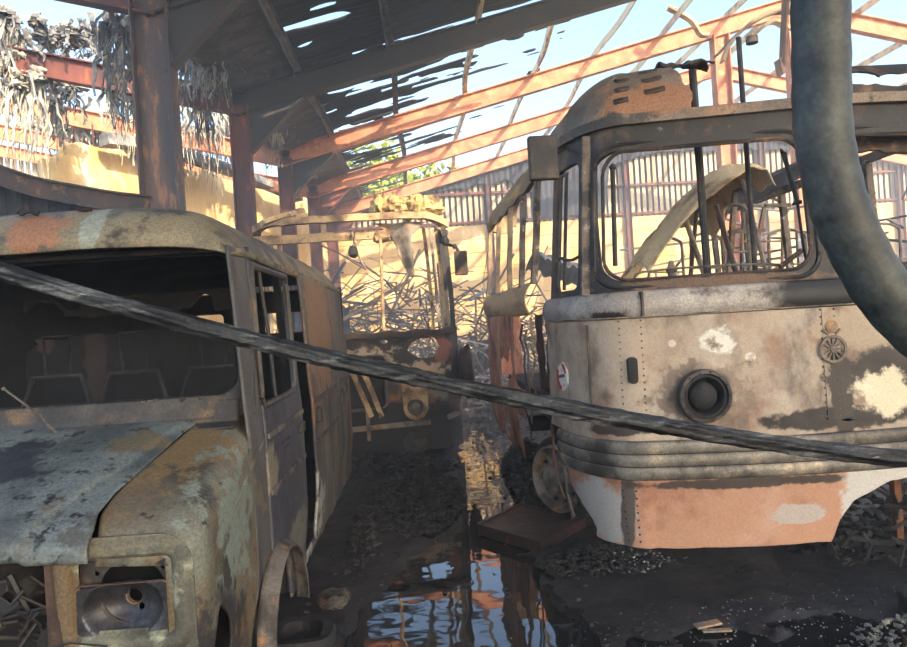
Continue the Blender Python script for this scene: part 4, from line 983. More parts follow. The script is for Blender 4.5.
# near-side wheel
wc = Vector((.92, 4.9, .43)); wax = Vector((-.84, -.54, 0)).normalized(); wsd = Vector((wax.y, -wax.x, 0))
w = MB().lathe(wc, wax, [(.2, -.12), (.24, -.1), (.245, .06), (.225, .08), (.2, .05), (.19, .01), (.13, .0), (.11, .05), (.09, .1), (.04, .11), (0, .11)], 36).build('wheel', M['ash_metal'], B, smooth=True)
mb = MB()
for k in range(10):
    a = 2*pi*k/10; mb.blob(wc+wax*.02+wsd*(.165*math.cos(a))+Vector((0, 0, .165*math.sin(a))), .014, k, 0, 5)
mb.build('wheel_studs', M['char'], w)
MB().lathe(wc, wax, [(.245, -.14), (.29, -.13), (.31, -.05), (.30, .01), (.27, .04), (.25, .05)], 40).build('tyre', M['char'], w, smooth=True)
MB().box((.99, 4.5, .3), (1.02, 5.6, 1.0)).build('wheel_well', M['char'], B)
# mirror
t = B
c = at(543, 158, 3.62); mb = MB(); mb.box((c.x-.078, c.y-.02, c.z-.118), (c.x+.078, c.y+.03, c.z+.118)); 
mir_ = mb.build('mirror', M['black_metal'], B, bevel=.01)
mb = MB(); mb.tube([(c.x+.05, c.y+.03, c.z-.06), (c.x+.1, c.y+.1, c.z-.09), bus(S_C+.25, 2.42, .02)], .01, 6); mb.tube([(c.x+.06, c.y+.03, c.z+.06), (c.x+.1, c.y+.1, c.z+.05), bus(S_C+.2, 2.58, .02)], .01, 6); mb.build('mirror_arm', M['black_metal'], mir_, smooth=True)
# front chassis leg seen under the torn skirt
q_ = at(896, 495, 4.0); MB().box((q_.x-.02, 3.98, .0), (q_.x+.022, 4.03, .74)).build('timber_prop', M['wood_old']); tag(COL.objects[-1], 'short brown upright post under the torn skirt of the bus', 'post')
mb = MB(); rg = random.Random(4)
for k in range(60):
    a = Vector((rg.uniform(2.2, 3.1), rg.uniform(3.7, 4.4), rg.uniform(.05, .6))); q = a+Vector((rg.gauss(0, .16), rg.gauss(0, .1), rg.gauss(0, .1)))
    mb.tube([a, a.lerp(q, .5)+Vector((rg.gauss(0, .03), 0, rg.gauss(0, .03))), q], rg.uniform(.006, .02), 5)
mb.build('underside_wreckage', M['char'], B)

# things inside the bus
rg = random.Random(2)
def drape(u, v):
    q = spline([at(618, 268, 6.2), at(640, 240, 6.2), at(664, 210, 6.2), at(690, 186, 6.2), at(712, 180, 6.2), at(728, 196, 6.2)], 8)
    f = u*(len(q)-1); i = min(int(f), len(q)-2); p = q[i].lerp(q[i+1], f-i)
    return (p.x+.05*v, 6.2+.9*(v-.5), p.z-.32*v*v-.02-.03*math.sin(v*7+u*9)+.04*fbm(u*6, v*6, 3))
sheet('fallen_ceiling_panel', drape, (0, 1), (-.5, 1), 60, 40, lambda u, v: .8-abs(v-.2)*.8+.45*fbm(u*5, v*4, 2), .012, M['cream_sheet'])
tag(COL.objects[-1], 'torn cream ceiling panel draped inside the right bus, seen through its windscreen', 'panel')
def frame(px0, px1, pyt, pyb, Y, lab, lean=0):
    mb = MB(); a, b_ = at(px0, pyb, Y), at(px1, pyb, Y); c, d = at(px0+lean, pyt, Y), at(px1+lean, pyt, Y)
    a.z = b_.z = .99
    mb.tube(spline([a, a.lerp(c, .85), c.lerp(d, .15), c.lerp(d, .85), b_.lerp(d, .85), b_], 5), .016, 6)
    mb.tube([a.lerp(c, .6), b_.lerp(d, .6)], .01, 6); mb.tube([a.lerp(c, .75), b_.lerp(d, .75)], .01, 6)
    g = Vector((0, .42, 0)); mb.tube([a, a+g, ], .014, 6); mb.tube([b_, b_+g], .014, 6); mb.tube([a+Vector((0, 0, .42)), a+g+Vector((0, 0, .44)), b_+g+Vector((0, 0, .44)), b_+Vector((0, 0, .42))], .014, 6)
    mb.tube([a+g, a+g+Vector((0, 0, .44))], .014, 6); mb.tube([b_+g, b_+g+Vector((0, 0, .44))], .014, 6)
    mb.build('seat_frame', M['ash_metal'], smooth=True); tag(COL.objects[-1], lab, 'seat frame', 'bare seat frames in the right bus')
frame(722, 748, 208, 285, 5.2, 'bare tubular seat frame right of the black grab pole in the bus')
frame(735, 775, 200, 285, 6.6, 'leaning bare seat frame near the middle of the bus window', 8)
frame(768, 806, 232, 285, 6.9, 'low seat frame behind the right lower corner of the bus window')
frame(648, 682, 240, 285, 6.9, 'low seat frame under the fallen cream panel in the bus')
frame(690, 722, 236, 285, 7.1, 'small far seat frame between the grab poles')
frame(868, 900, 226, 290, 7.0, 'seat frame seen through the right half of the bus windscreen')
t = thing('window_frame', 'fallen grey window frame with a louvred top, inside the right bus', 'window frame', tuple(at(770, 200, 5.9)))
mb = MB(); P = [at(735, 193, 5.9), at(812, 158, 5.9), at(812, 172, 6.1), at(736, 212, 6.1)]
mb.add(P+[p+Vector((0, .04, .03)) for p in P], [(0,1,2,3),(7,6,5,4),(0,4,5,1),(1,5,6,2),(2,6,7,3),(3,7,4,0)])
mb.build('louvre_strip', M['scrap'], t)
mb = MB(); mb.bar(at(735, 193, 5.9), at(728, 285, 5.9), .05, .04, (1, 0, 0)); mb.bar(at(728, 206, 6), at(790, 205, 6), .03, .03); mb.bar(at(728, 232, 6), at(765, 230, 6), .025, .03); mb.bar(at(765, 205, 6), at(748, 285, 6), .03, .03, (1, 0, 0))
mb.build('stiles', M['ash_metal'], t)
for k, (a, b_, Y, r_, lab) in enumerate((((760, 280), (802, 250), 5.0, .02, 'thin bent rail rising to the lower right corner of the bus windscreen'), ((683, 212), (706, 285), 5.6, .022, 'charred strut leaning under the fallen cream panel'),
        ((697, 208), (688, 285), 5.7, .018, 'second charred strut crossing under the fallen panel'), ((742, 180), (768, 285), 5.4, .018, 'long rusty strut leaning between the grab poles'), ((716, 205), (738, 285), 5.1, .02, 'dark strut just right of the black grab pole'))):
    mb = MB(); p, q = at(*a, Y), at(*b_, Y); d = (q-p) if q.z < p.z else (p-q); e = (p if p.z < q.z else q); top = (q if p.z < q.z else p)
    e = e+(e-top)*((e.z-1.0)/max(.05, top.z-e.z)) if top.z-e.z > .3 else e
    mb.tube([top, top.lerp(e, .5)+Vector((.02, .01, 0)), e], r_, 6); mb.build('bent_strut', M['ash_metal' if k % 2 else 'dark_brown'], smooth=True); tag(COL.objects[-1], lab, 'strut')
mb = MB(); a = at(672, 276, 3.75); mb.lathe((a.x, a.y, 1.77), (0, 0, 1), [(0, .1), (.012, .1), (.02, .07), (.035, .05), (.02, .03), (.03, 0), (.0, 0)], 10)
mb.build('melted_fitting', M['ash_metal'], B)
mb = MB(); mb.tube(spline([(1.15, 3.66, 1.78), (1.2, 3.66, 1.81), (1.5, 3.64, 1.82), (1.9, 3.62, 1.81), (1.95, 3.62, 1.77)], 5), .007, 6); mb.build('demister_rail', M['rim'], B)
a = at(783, 152, 3.6); b_ = at(797, 200, 3.6); mb = MB(); mb.tube([a, b_], .012, 6); mb.chip(a, (.04, .01, .015)); mb.chip(b_+Vector((0, 0, -.01)), (.03, .012, .015)); mb.tube([b_, b_+Vector((.02, 0, -.25)), b_+Vector((.04, .0, -.38))], .008, 6)
mb.build('wiper_motor_arm', M['black_metal'], B)

# ------------------------------------------------------------------ MIDDLE COACH
Cc = thing('coach', 'gutted coach shell with twin headlamps and wire grille, standing in the middle background', 'coach', (-.83, 10.5, 0))
CM = -.83; HW = 1.21
def cf(s, z, out=0):
    c = (s-CM)/HW; x = s; y = 8.0+.30*abs(c)**7+.03*c*c + (.10*(z-1.45) if z > 1.45 else 0)
    return Vector((x+ (-.02 if z > 2 else 0)*c, y-out, z))
def cfk(x, z):
    k = min(z-.12, 1.52-z+.03*fbm(x*3, 2, 1))
    k = min(k, math.hypot((x+.02)/1.25, (z-1.32)/.9)-.13-.05*fbm(x*5, z*5, 2))    # hole right of centre
    k = min(k, rr(x, z, -.87, .95, .36, .30, .06))                               # grille opening
    k = min(k, math.hypot((x+.5)/1.6, (z-1.42))-.04-.04*fbm(x*5, z*5, 6))
    k = min(k, math.hypot(x+.165, z-.952)-.075, math.hypot(x+.165, z-.634)-.09)
    return k
cfo = sheet('front_panel', lambda x, z: cf(x, z, .02*fbm(x*2, z*2, 4)), (CM-HW, CM+HW), (.1, 1.56), 140, 80, cfk, .01, M['coach_front'], Cc)
mb = MB()
for k in range(26): mb.bar((-1.24+k*.03, 8.03, .64), (-1.24+k*.03, 8.03, 1.26), .005, .005)
for k in range(20): mb.bar((-1.24, 8.025, .65+k*.032), (-.5, 8.025, .65+k*.032), .005, .005)
mb.build('grille_mesh', M['dark_brown'], Cc)
MB().box((-1.3, 8.2, .5), (-.4, 8.3, 1.35)).build('radiator_core', M['char'], Cc)
mb = MB(); mb.tube([cf(u, v, .02) for u, v in rrpath(-.87, .95, .37, .31, .07)], .022, 6, True); mb.build('grille_surround', M['rim'], Cc, smooth=True)
mb = MB()
def obl(u, v): return cf(-.165+u, .79+v, .035)
bz = sheet('lamp_bezel', obl, (-.17, .17), (-.32, .32), 40, 60, lambda u, v: min(-(math.hypot(u, max(0, abs(v)-.16))-.145), math.hypot(u, v-.162)-.082, math.hypot(u, v+.156)-.1), .014, M['tan_metal'], Cc)
for z, r_ in ((.952, .08), (.634, .098)):
    h = MB().lathe(cf(-.165, z, .03), (0, -1, 0), [(r_, .01), (r_*.9, .016), (r_*.85, -.02), (r_*.4, -.05), (0, -.06)], 26).build('headlamp', M['rim'], bz, smooth=True)
    MB().lathe(cf(-.165, z, .0), (0, -1, 0), [(r_*.5, -.02), (r_*.45, .01), (0, .03)], 16).build('lamp_core', M['ash_metal'], h, smooth=True)
# other pair, hidden half behind the van
mb = MB(); mb.bar((-1.1, 7.86, .43), (.0, 7.86, .47), .04, .06); mb.bar((-.72, 7.84, .3), (-.72, 7.84, .68), .06, .04, (1, 0, 0)); mb.bar((.2, 7.9, .5), (.34, 7.95, .55), .05, .06); mb.build('bumper_bar', M['ash_metal'], Cc, bevel=.008)
MB().lathe((-.2, 7.9, .22), (0, -1, 0), [(0, .05), (.06, .04), (.07, 0), (.13, 0), (.14, -.06)], 24).build('tow_hub', M['black_metal'], Cc, smooth=True)
for s_ in (-1, 1):
    mb = MB(); x = CM+s_*(HW-.02)
    def cs(u, v, x=x, s_=s_): return (x+.02*fbm(u*2, v*2)*1, u, v)
    sheet('side_panel', cs, (8.32, 14), (.3, 1.5), 90, 30, lambda u, v: .3+fbm(u*1.3, v*2, s_*3)+.4*ss(1.0, .5, v)-.3*ss(9, 11, u), .01, M['coach_front'], Cc)
# screen sill
mb = MB(); mb.sweep([cf(CM-HW+.03+(2*HW-.06)*k/40, 1.5+.012*math.sin(k), .03) for k in range(41)], [(-.04, -.03), (.04, -.03), (.04, .035), (-.03, .04)]); mb.build('screen_sill', M['dark_brown'], Cc)
# front pillars (several charred tubes at each corner), centre rod
for s_ in (1, -1):
    for k, (dx, dy, w, m) in enumerate(((0, 0, .028, 'black_metal'), (-.09, .12, .02, 'tan_metal'), (-.17, .0, .018, 'ash_metal'), (-.05, .3, .03, 'black_metal'), (-.24, .12, .022, 'tan_metal'))):
        x = CM+s_*(HW-.04); mb = MB()
        mb.sweep([(x+s_*dx-s_*.05*((z-1.5)/1.3)**2+.01*nz(z*3, k), 8.2+dy+.08*(z-1.5), z) for z in [1.48+.1*j for j in range(14)]], [(-w, -w), (w, -w), (w, w), (-w, w)], up=(0, 1, 0))
        mb.build('corner_pillar', M[m], Cc)
a, b_ = at(384, 335, 8.1), at(380, 232, 8.2); mb = MB(); mb.tube([a, a.lerp(b_, .5), b_], .02, 8); mb.build('screen_centre_post', M['tan_metal'], Cc, smooth=True)
# roof front rails
mb = MB()
mb.sweep([(CM-HW+.05+(2*HW-.1)*k/40, 8.12+.3*abs(2*k/40-1)**(6 if k > 20 else 30), 2.90+.012*nz(k*.35, 2)-.1*abs(2*k/40-1)**8) for k in range(41)], [(-.05, -.03), (.05, -.03), (.05, .05), (-.03, .06)]); mb.build('roof_front_rail', M['tan_metal'], Cc)
mb = MB(); mb.sweep([(CM-HW+.05+(1.55)*k/20, 8.3, 2.72+.012*nz(k*.4, 5)) for k in range(21)], [(-.04, -.05), (.04, -.05), (.05, .05), (-.03, .06)]); mb.blob((CM+.38, 8.28, 2.70), (.12, .1, .09), 3, .4); mb.build('header_box', M['tan_metal'], Cc, smooth=True)
def flap(u, v): 
    return (lerp(-.42, -.05, u)+.12*(u-.5)*-v*1.6+.1*v, 8.22+.04*math.sin(u*6), 2.84-.66*v)
sheet('hanging_header_shred', flap, (-.35, 1.45), (0, 1), 60, 40, lambda u, v: .5-abs(u-.5)+.25*math.exp(-v*7)*2+.08*fbm(u*4, v*4, 2)-.12-.12*v, .012, M['ash_metal'], Cc)
mb = MB(); mb.tube([at(352, 232, 8.2), at(358, 255, 8.2), at(366, 270, 8.2)], .014, 6); mb.build('dangling_rod', M['ash_metal'], Cc)
mb = MB(); mb.blob(at(353, 252, 8.15), (.06, .05, .075), 2, .3, 8); mb.tube([at(355, 232, 8.18), at(353, 246, 8.16)], .006, 5); mb.build('dangling_lamp', M['char'], Cc, smooth=True)
for s_ in (1, -1):
    x = CM+s_*(HW-.06)
    mb = MB(); mb.sweep([(x, 8.4+.25*k, 2.72+.02*math.sin(k)-.01*k) for k in range(16)], [(-.03, -.03), (.03, -.03), (.03, .03), (-.03, .03)]); mb.build('cant_rail', M['black_metal'], Cc)
    for k, y in enumerate((9.3, 10.3, 11.3, 12.2)):
        mb = MB(); mb.bar((x, y, 1.4), (x-.02*s_, y, 2.68), .05, .05, (0, 1, 0)); mb.build('window_pillar', M['black_metal'], Cc)
# right mirror
c = at(461, 263, 7.75); mb = MB(); mb.box((c.x-.075, c.y-.02, c.z-.14), (c.x+.075, c.y+.02, c.z+.14)); mr = mb.build('mirror', M['dark_brown'], Cc, bevel=.015)
mb = MB(); mb.tube([(c.x-.02, c.y, c.z+.13), (c.x-.05, c.y+.05, c.z+.2), (c.x-.17, c.y+.25, c.z+.26)], .02, 7); mb.blob((c.x-.06, c.y+.05, c.z+.2), .03, 1, .3, 6); mb.blob((c.x-.16, c.y+.22, c.z+.3), .05, 4, .5, 6); mb.build('mirror_arm', M['char'], mr, smooth=True)
mb = MB(); mb.blob((CM+HW+.1, 8.35, 1.0), (.1, .2, .3), 7, .22, 10); mb.build('buckled_side_flap', M['dark_brown'], Cc, smooth=True)
MB().box((CM-1.1, 8.4, .5), (CM+1.1, 14, .58)).build('coach_floor', M['char'], Cc)
# scorched foam lump on the coach roof rail
mb = MB(); rg = random.Random(21)
for k in range(12):
    p = at(378+k*5.2, 207+rg.uniform(-3, 3), 8.4); p.z = max(p.z, 3.02)
    mb.blob(p+Vector((0, rg.uniform(-.1, .15), 0)), (.11, .12, rg.uniform(.07, .13)), k, .8, 8, 2.4)
mb.build('scorched_foam', M['foam'], smooth=True); tag(COL.objects[-1], 'lumpy yellow scorched foam lying on top of the middle coach front', 'foam')
# plank sticking out from the coach roof toward the van
mb = MB(); mb.sweep(spline([at(262, 224, 7.3), at(284, 216, 7.4), at(303, 211, 7.6)], 5), lambda i, n: [(-.14*(1-i/n*.8), -.02), (.14*(1-i/n*.8), -.02), (.12*(1-i/n*.8), .03), (-.1*(1-i/n*.8), .04)])
mb.build('bent_roof_strip', M['tan_metal'], smooth=True); tag(COL.objects[-1], 'pointed bent strip jutting above the rear of the van roof', 'metal strip')
# fallen bent bars in front of the coach
for (pts_, lab) in (([(318, 330), (338, 345), (352, 372), (372, 417)], 'curved brown metal strip arching down before the coach grille'), ([(350, 352), (366, 378), (382, 417)], 'straight pale strip leaning against the coach grille')):
    mb = MB(); mb.sweep(spline([at(a, b_, 7.6) for a, b_ in pts_], 6), [(-.028, -.008), (.028, -.008), (.028, .008), (-.028, .008)], up=(0, 1, 0)); mb.build('bent_strip', M['tan_metal']); tag(COL.objects[-1], lab, 'metal strip')

# ------------------------------------------------------------------ background scrap, debris
rg = random.Random(31)
def heap_h(x, y): return max(.15, 2.9*math.exp(-((x+1.6)/2.6)**2-((y-16.5)/3.2)**2)+1.9*math.exp(-((x-1.6)/1.7)**2-((y-15)/3)**2)+2.2*math.exp(-((x-6)/3)**2-((y-17)/3)**2))
mb = MB()
for k in range(1500):
    x, y = rg.uniform(-4.6, 3.2), rg.uniform(12.5, 20); h = heap_h(x, y)
    if rg.random() > h/2.2: continue
    p = Vector((x, y, rg.uniform(.0, h)+.1)); d = Vector((rg.gauss(0, 1), rg.gauss(0, .6), rg.gauss(0, .55))).normalized(); L = rg.uniform(.3, 1.5)
    q = p+d*L; q.z = max(.05, q.z)
    if rg.random() < .5: mb.bar(p, q, rg.uniform(.015, .05), rg.uniform(.012, .04))
    else: mb.tube([p, p.lerp(q, .5)+Vector((0, 0, rg.gauss(0, .1))), q], rg.uniform(.008, .02), 5)
mb.build('scrap_heap', M['scrap']); tag(COL.objects[-1], 'tangled grey heap of burnt metal bars behind the middle coach', 'scrap metal', kind='stuff')
mb = MB()
for k in range(700):
    x, y = rg.uniform(3.6, 10), rg.uniform(13.5, 19.5); h = heap_h(x, y)*.9
    if rg.random() > h/2.0: continue
    p = Vector((x, y, rg.uniform(0, h)+.1)); d = Vector((rg.gauss(0, 1), rg.gauss(0, .6), rg.gauss(0, .6))).normalized(); q = p+d*rg.uniform(.4, 1.6); q.z = max(.05, q.z)
    mb.bar(p, q, rg.uniform(.02, .06), rg.uniform(.015, .05))
mb.build('scrap_heap', M['scrap']); tag(COL.objects[-1], 'grey heap of burnt metal bars seen through the right bus', 'scrap metal', kind='stuff')
for k, (a, b_, Y, w, lab) in enumerate((((333, 325), (410, 280), 13, .1, 'pale straight beam leaning across the scrap heap behind the coach'), ((310, 322), (345, 262), 14, .07, 'thin grey beam leaning up out of the scrap heap'),
      ((388, 320), (420, 250), 14.5, .06, 'upright thin grey bar in the scrap heap behind the coach'), ((330, 300), (372, 305), 13.2, .08, 'grey beam lying level on the scrap heap'), ((360, 262), (412, 300), 15, .05, 'grey bar sloping down to the right on the scrap heap'), ((470, 300), (486, 290), 12, .07, 'short beam lying between the coach and the right bus'))):
    mb = MB(); mb.bar(at(*a, Y), at(*b_, Y+.8), w, w*.6); mb.build('loose_beam', M['ash_metal' if k % 2 == 0 else 'scrap']); tag(COL.objects[-1], lab, 'beam')
# pale crumpled sheets on the heap behind the coach
def crs(c, w, h, seed):
    c = Vector(c)
    return lambda u, v: c+Vector((u*w, .5*v+.25*fbm(u*3, v*3, seed), v*h+.12*fbm(u*4, v*2, seed+3)))
sheet('crumpled_sheet', crs((-2.6, 14.6, .9), .9, 1.6, 3), (-.5, 1.1), (0, 1), 40, 30, lambda u, v: .7-v+.5*fbm(u*3, v*3, 1)+.2, .01, M['scrap']); tag(COL.objects[-1], 'pale crumpled ribbed sheet standing on the scrap behind the van', 'metal sheet')
sheet('crumpled_sheet', crs((1.1, 15, .1), .8, 1.2, 8), (-.5, .8), (0, 1), 40, 30, lambda u, v: .7-v+.5*fbm(u*3, v*3, 2)+.2, .01, M['scrap']); tag(COL.objects[-1], 'grey crumpled sheet in the scrap between coach and right bus', 'metal sheet')
# curved blue-grey roof shell behind the right bus windows
sheet('curved_roof_shell', lambda u, v: (lerp(2.2, 4.8, u), 12+2.4*v, 2.6-1.5*u*u*.5+.25*math.sin(v*pi)-.7*u+.03*math.sin(u*70)), (0, 1), (0, 1), 90, 14, lambda u, v: .5-abs(v-.5)+.1*fbm(u*6, v*4, 1), .015, M['scrap']); tag(COL.objects[-1], 'arched ribbed grey sheet lying behind the right bus', 'metal sheet')
# scrap to the far right behind the bus
mb = MB()
for k in range(60):
    p = Vector((rg.uniform(4.2, 7.5), rg.uniform(8, 12), rg.uniform(1.2, 3.1))); q = p+Vector((rg.gauss(0, .9), rg.gauss(0, .5), rg.gauss(0, .18))); mb.bar(p, q, .04, .03)
for x in (4.6, 5.4, 6.3, 7.2): mb.bar((x, 9.5, 0), (x, 9.5, 2.6), .06, .06, (0, 1, 0))
mb.build('collapsed_racking', M['scrap']); tag(COL.objects[-1], 'collapsed grey metal racking beyond the right end of the bus', 'racking')

# floor debris (uncountable)
mb = MB()
for k in range(5200):
    x, y = rg.uniform(-.8, 3.6), rg.uniform(2.4, 11)
    w = water(x, y)
    if w > .0 and rg.random() > (.07 if y < 5 else .2): continue
    if .8 < x < 3.3 and 3.6 < y < 9 and rg.random() < .5: continue
    s = rg.choice((.004, .006, .01, .018)) * rg.uniform(.6, 1.4)
    mb.chip((x, y, max(.001, ground_z(x, y))+s*.3), (s, s*rg.uniform(.4, 1), s*rg.uniform(.2, .6)), rg)
mb.build('floor_debris', M['char']); tag(COL.objects[-1], 'charred crumbs and flakes scattered over the wet floor', 'debris', kind='stuff')
mb = MB()
for k in range(500):
    x, y = rg.gauss(1.9, .7), rg.uniform(2.7, 3.6)
    s = rg.uniform(.002, .005); mb.chip((x, y, max(.001, ground_z(x, y))+s*.4), (s, s, s*.5), rg)
mb.build('ash_flecks', M['white_ash']); tag(COL.objects[-1], 'tiny pale ash and glass flecks on the floor before the bus', 'debris', kind='stuff')
def pile(cx_, cy_, rx, ry, h, n, m, lab, s0=.03, nm='rubble_pile'):
    mb = MB()
    for k in range(n):
        a, r = rg.uniform(0, 6.28), math.sqrt(rg.random()); x, y = cx_+rx*r*math.cos(a), cy_+ry*r*math.sin(a); s = rg.uniform(.4, 1.4)*s0
        mb.chip((x, y, h*(1-r*r)*rg.random()+s*.3+.01), (s, s*.7, s*.5), rg)
    mb.build(nm, M[m]); tag(COL.objects[-1], lab, 'rubble', kind='stuff')
pile(2.3, 2.95, .5, .3, .12, 420, 'fibre_grey', 'grey fluffy ash heap at the bottom right corner', .013)
pile(1.02, 4.3, .4, .25, .1, 900, 'char', 'heap of charred scraps under the front corner of the bus', .014)
pile(1.2, 4.25, .3, .2, .08, 160, 'fibre_grey', 'pale grey ash beside the fallen red box', .01)
pile(-.17, 6.3, .42, 1.2, .14, 1300, 'char', 'low black heap in the aisle before the coach', .02)
pile(.95, 6.6, .24, 1.3, .4, 1000, 'char', 'black debris banked along the side of the right bus', .028)
pile(-.55, 5.6, .15, 1.3, .12, 500, 'char', 'black debris along the far sill of the van', .018)
pile(2.9, 4.3, .7, .5, .4, 500, 'char', 'black wreckage piled under the right end of the bus', .03)
pile(-.6, 7.4, .9, .3, .25, 350, 'char', 'burnt rubbish heaped below the coach front', .035)
# fallen dark red box
t = thing('battery_box', 'flat dark red metal box lying on the floor beside the bus wheel', 'box', (.72, 4.8, 0))
A = Vector((.33, 4.85, .045)); ux = Vector((.36, -.42, 0)).normalized(); uy = Vector((.42, .36, 0)).normalized()
mb = MB(); c = Vector((.66, 4.75, .05)); hx, hy = .27, .27
ux = Vector((.97, -.22, 0)); uy = Vector((.3, .95, 0))
P = [Vector((EYE-.08)/-ray(a, b_).z*ray(a, b_)+Vector((0, 0, EYE-.03))) for a, b_ in ((478, 525), (540, 543), (586, 519), (520, 505))]
mb.add([Vector((p.x, p.y, .005)) for p in P]+[p+Vector((0, 0, .03)) for p in P], [(0,3,2,1),(4,5,6,7),(0,1,5,4),(1,2,6,5),(2,3,7,6),(3,0,4,7)]); mb.build('lid', M['dark_red'], t, bevel=.008)
mb = MB()
for k in range(4): mb.bar(P[k]+Vector((0, 0, .035)), P[(k+1) % 4]+Vector((0, 0, .035)), .02, .015)
mb.build('raised_rim', M['dark_red'], t)
# low dark block and metal scrap at right
mb = MB(); mb.bar((2.28, 3.28, .06), (2.8, 3.12, .05), .16, .1); mb.build('charred_block', M['black_metal'], bevel=.015); tag(COL.objects[-1], 'dark oblong block lying on the floor at the right edge', 'block')
mb = MB(); mb.bar((1.24, 3.3, .03), (1.37, 3.32, .035), .05, .012); mb.bar((1.26, 3.27, .02), (1.4, 3.26, .02), .03, .01); mb.build('metal_offcut', M['ash_metal'], bevel=.003); tag(COL.objects[-1], 'small pale metal offcut on the floor before the bus', 'offcut')

# ------------------------------------------------------------------ near cables
pts = [(-5.2, 2.4, 5.2), (-3.4, 2.15, 2.9)]+[tuple(at(a, b_, 1.9)) for a, b_ in ((-120, 232), (0, 271), (100, 300), (200, 327), (300, 352), (400, 374), (500, 395), (600, 415), (700, 432), (800, 447), (907, 459), (1000, 463))]+[(2.6, 1.95, 1.28), (4.2, 2.2, 2.4), (5.4, 2.6, 7.7)]
path = spline(pts, 26); N_ = len(path)
def cabprof(i, n):
    R = .0235*(1+.16*nz(i*.1, 3)+.10*nz(i*.45, 8)); f = lambda th: R*(1+.11*math.sin(6*th+i*.07)+.10*nz(i*.12, th*2.2)+.05*nz(i*.6, th*3)); return [(f(th)*math.cos(th), f(th)*math.sin(th)) for th in [2*pi*k/36 for k in range(36)]]
mb = MB(); mb.sweep(path, cabprof); mb.build('burnt_cable', M['cable'], smooth=True); tag(COL.objects[-1], 'long frayed charred cable sagging right across the view in front of all vehicles', 'cable')
pts = [at(821, -420, 1.0), at(821, -160, 1.0), at(820, -40, 1.0), at(821, 60, 1.0), at(823, 130, 1.0), at(834, 190, 1.0), at(851, 235, 1.0), at(884, 293, 1.0), at(932, 342, 1.0), at(1010, 395, 1.0), at(1120, 440, 1.05)]
path = spline([(.62, 1.0, 6.9), (.6, 1.0, 4.5)]+[tuple(p) for p in pts]+[(1.7, 1.1, 1.2), (2.5, 1.3, .5), (3.0, 1.5, .05)], 10)
def hp(i, n):
    R = .0405*(1+.03*nz(i*.3, 3)); return [(R*math.cos(th)*(1+.02*math.sin(i*1.3)), R*math.sin(th)) for th in [2*pi*k/24 for k in range(24)]]
mb = MB(); mb.sweep(path, hp, up=(0, 1, 0)); mb.build('hanging_hose', M['hose'], smooth=True); tag(COL.objects[-1], 'thick dark hose hanging from the roof in the right foreground, curving to the right', 'hose')

# bits of bent trim hanging from the far roof, above the bus
for k, (pp, Y, m, lab) in enumerate((
   ([(722, 62), (730, 44), (752, 22), (778, 10), (795, 2)], 13.5, 'purlin', 'bent pale purlin end curling above the bus roof'),
   ([(716, 56), (738, 34), (770, 14), (800, 12)], 14.5, 'purlin_dark', 'dark twisted strip curling above the bus roof'),
   ([(668, 8), (690, 20), (700, 34), (708, 36)], 15.5, 'purlin', 'small twisted scrap hanging on the nearest orange rafter'),
   ([(748, 40), (772, 22), (790, 30)], 13, 'purlin', 'short pale strip crossing behind the grab pole top'),
   ([(786, 0), (784, 40), (782, 74), (778, 60)], 12.5, 'wood_old', 'brown curled flake hanging left of the foreground hose'))):
    mb = MB(); mb.sweep(spline([at(a, b_, Y) for a, b_ in pp], 6), lambda i, n: [(-.1, -.02), (.1+.05*nz(i, 1), -.03), (.1, .03), (-.1+.05*nz(i, 4), .02)]); mb.build('twisted_roof_scrap', M[m], smooth=True); tag(COL.objects[-1], lab, 'roof scrap')
# two steel stanchions of the inner row, behind the bus
for x, Y, lab in ((9.0, 16.4, 'orange steel stanchion rising behind the bus roof, left of the grab pole top'), (12.4, 16.4, 'orange steel stanchion rising behind the foreground hose')):
    mb = MB(); X = at(722 if x < 10 else 797, 80, Y).x; ibeam(mb, (X, Y, 0), (X, Y, roof_top(X)-.4), .3, .4, (1, 0, 0), .03); mb.build('steel_column', M['rust']); tag(COL.objects[-1], lab, 'column')

# ------------------------------------------------------------------ trees beyond the gable
def tree(x, y, h, r, seed, lab):
    rg = random.Random(seed); t = thing('tree', lab, 'tree', (x, y, 0), 'trees beyond the shed')
    mb = MB(); mb.tube([(x, y, -.1), (x+.1, y, h*.4), (x, y+.1, h*.75)], lambda i, n: .25-.08*i, 8); mb.build('trunk', M['trunk'], t, smooth=True)
    mb = MB()
    for k in range(4200):
        th, ph, q = rg.uniform(0, 6.28), rg.uniform(-1, 1), rg.random()**.4
        d = Vector((math.cos(th)*math.sqrt(1-ph*ph), math.sin(th)*math.sqrt(1-ph*ph), ph)); qq = q*(1+.35*fbm(d.x*2+seed, d.y*2, d.z*2))
        p = Vector((x, y, h*.62))+Vector((d.x*r, d.y*r, d.z*h*.4))*qq
        a = Vector((rg.gauss(0, 1), rg.gauss(0, 1), rg.gauss(0, 1))).normalized()*.3; b_ = Vector((rg.gauss(0, 1), rg.gauss(0, 1), rg.gauss(0, 1))).normalized()*.2
        mb.add([p-a, p-b_, p+a, p+b_], [(0, 1, 2, 3)])
    mb.build('crown', M['leaf'], t)
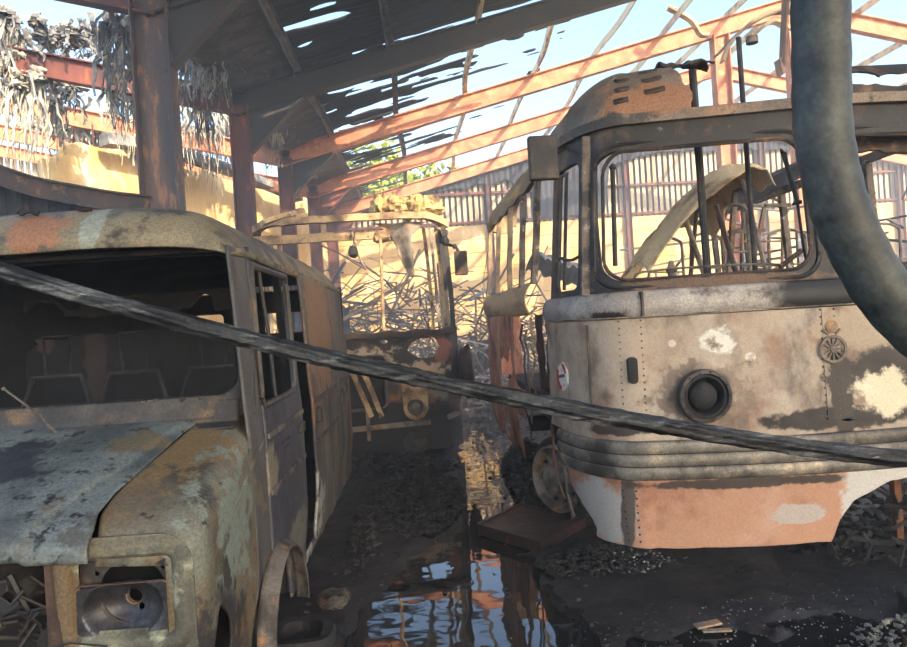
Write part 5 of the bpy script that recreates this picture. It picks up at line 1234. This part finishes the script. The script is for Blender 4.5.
for k, (x, y, h, r, lab) in enumerate(((-6.5, 44, 12.2, 3.4, 'yellow-green tree seen low between the rafters, leftmost'), (-2.5, 46, 13.6, 3.6, 'yellow-green tree seen between the rafters above the coach'), (1.6, 46, 12.0, 2.8, 'green tree seen between the lower rafters, rightmost'), (-12, 47, 12, 4, 'tree beyond the left bay'), (9, 50, 8, 3, 'tree behind the boarded gable'))):
    tree(x, y, h, r, k+3, lab)

# ------------------------------------------------------------------ light
w = bpy.data.worlds.new('world'); SC.world = w; w.use_nodes = True; nt = w.node_tree
bg = nt.nodes['Background']; sky = nt.nodes.new('ShaderNodeTexSky'); sky.sky_type = 'NISHITA'; sky.sun_disc = False
sky.sun_elevation = math.radians(29); sky.air_density = 1.0; sky.dust_density = 2.2; sky.ozone_density = 1.2
sun_dir = Vector((.45, -.75, .48)).normalized()      # towards the sun
sky.sun_rotation = math.atan2(sun_dir.x, sun_dir.y)
nt.links.new(sky.outputs[0], bg.inputs[0]); bg.inputs[1].default_value = .28
L = bpy.data.lights.new('sun', 'SUN'); L.energy = 5.0; L.angle = math.radians(.8); L.color = (1.0, .80, .56)
lo = bpy.data.objects.new('sun', L); COL.objects.link(lo); lo.rotation_euler = (-sun_dir).to_track_quat('-Z', 'Y').to_euler(); lo.location = (10, -20, 20)

# thin smoke of the far end, carried forward to lift the dark foreground
sm = bpy.data.materials.new('smoke'); sm.use_nodes = True; n = sm.node_tree.nodes; n.clear()
so = n.new('ShaderNodeOutputMaterial'); vs = n.new('ShaderNodeVolumeScatter'); vs.inputs['Color'].default_value = (.86, .92, 1, 1); vs.inputs['Density'].default_value = .018; vs.inputs['Anisotropy'].default_value = .2
sm.node_tree.links.new(vs.outputs[0], so.inputs['Volume'])
SMOKE = True
if SMOKE:
    MB().box((-3.3, 2.0, .02), (20, 24.5, 5.9)).build('smoke_haze', sm); tag(COL.objects[-1], 'thin bluish smoke from the back of the shed, carried forward to lift the dark foreground', 'smoke', kind='stuff')

vsn = SC.view_settings; vsn.view_transform = 'Standard'; vsn.look = 'None'; vsn.gamma = 1; vsn.use_curve_mapping = False; vsn.exposure = 1.0
SC.cycles.max_bounces = 7; SC.cycles.use_denoising = True
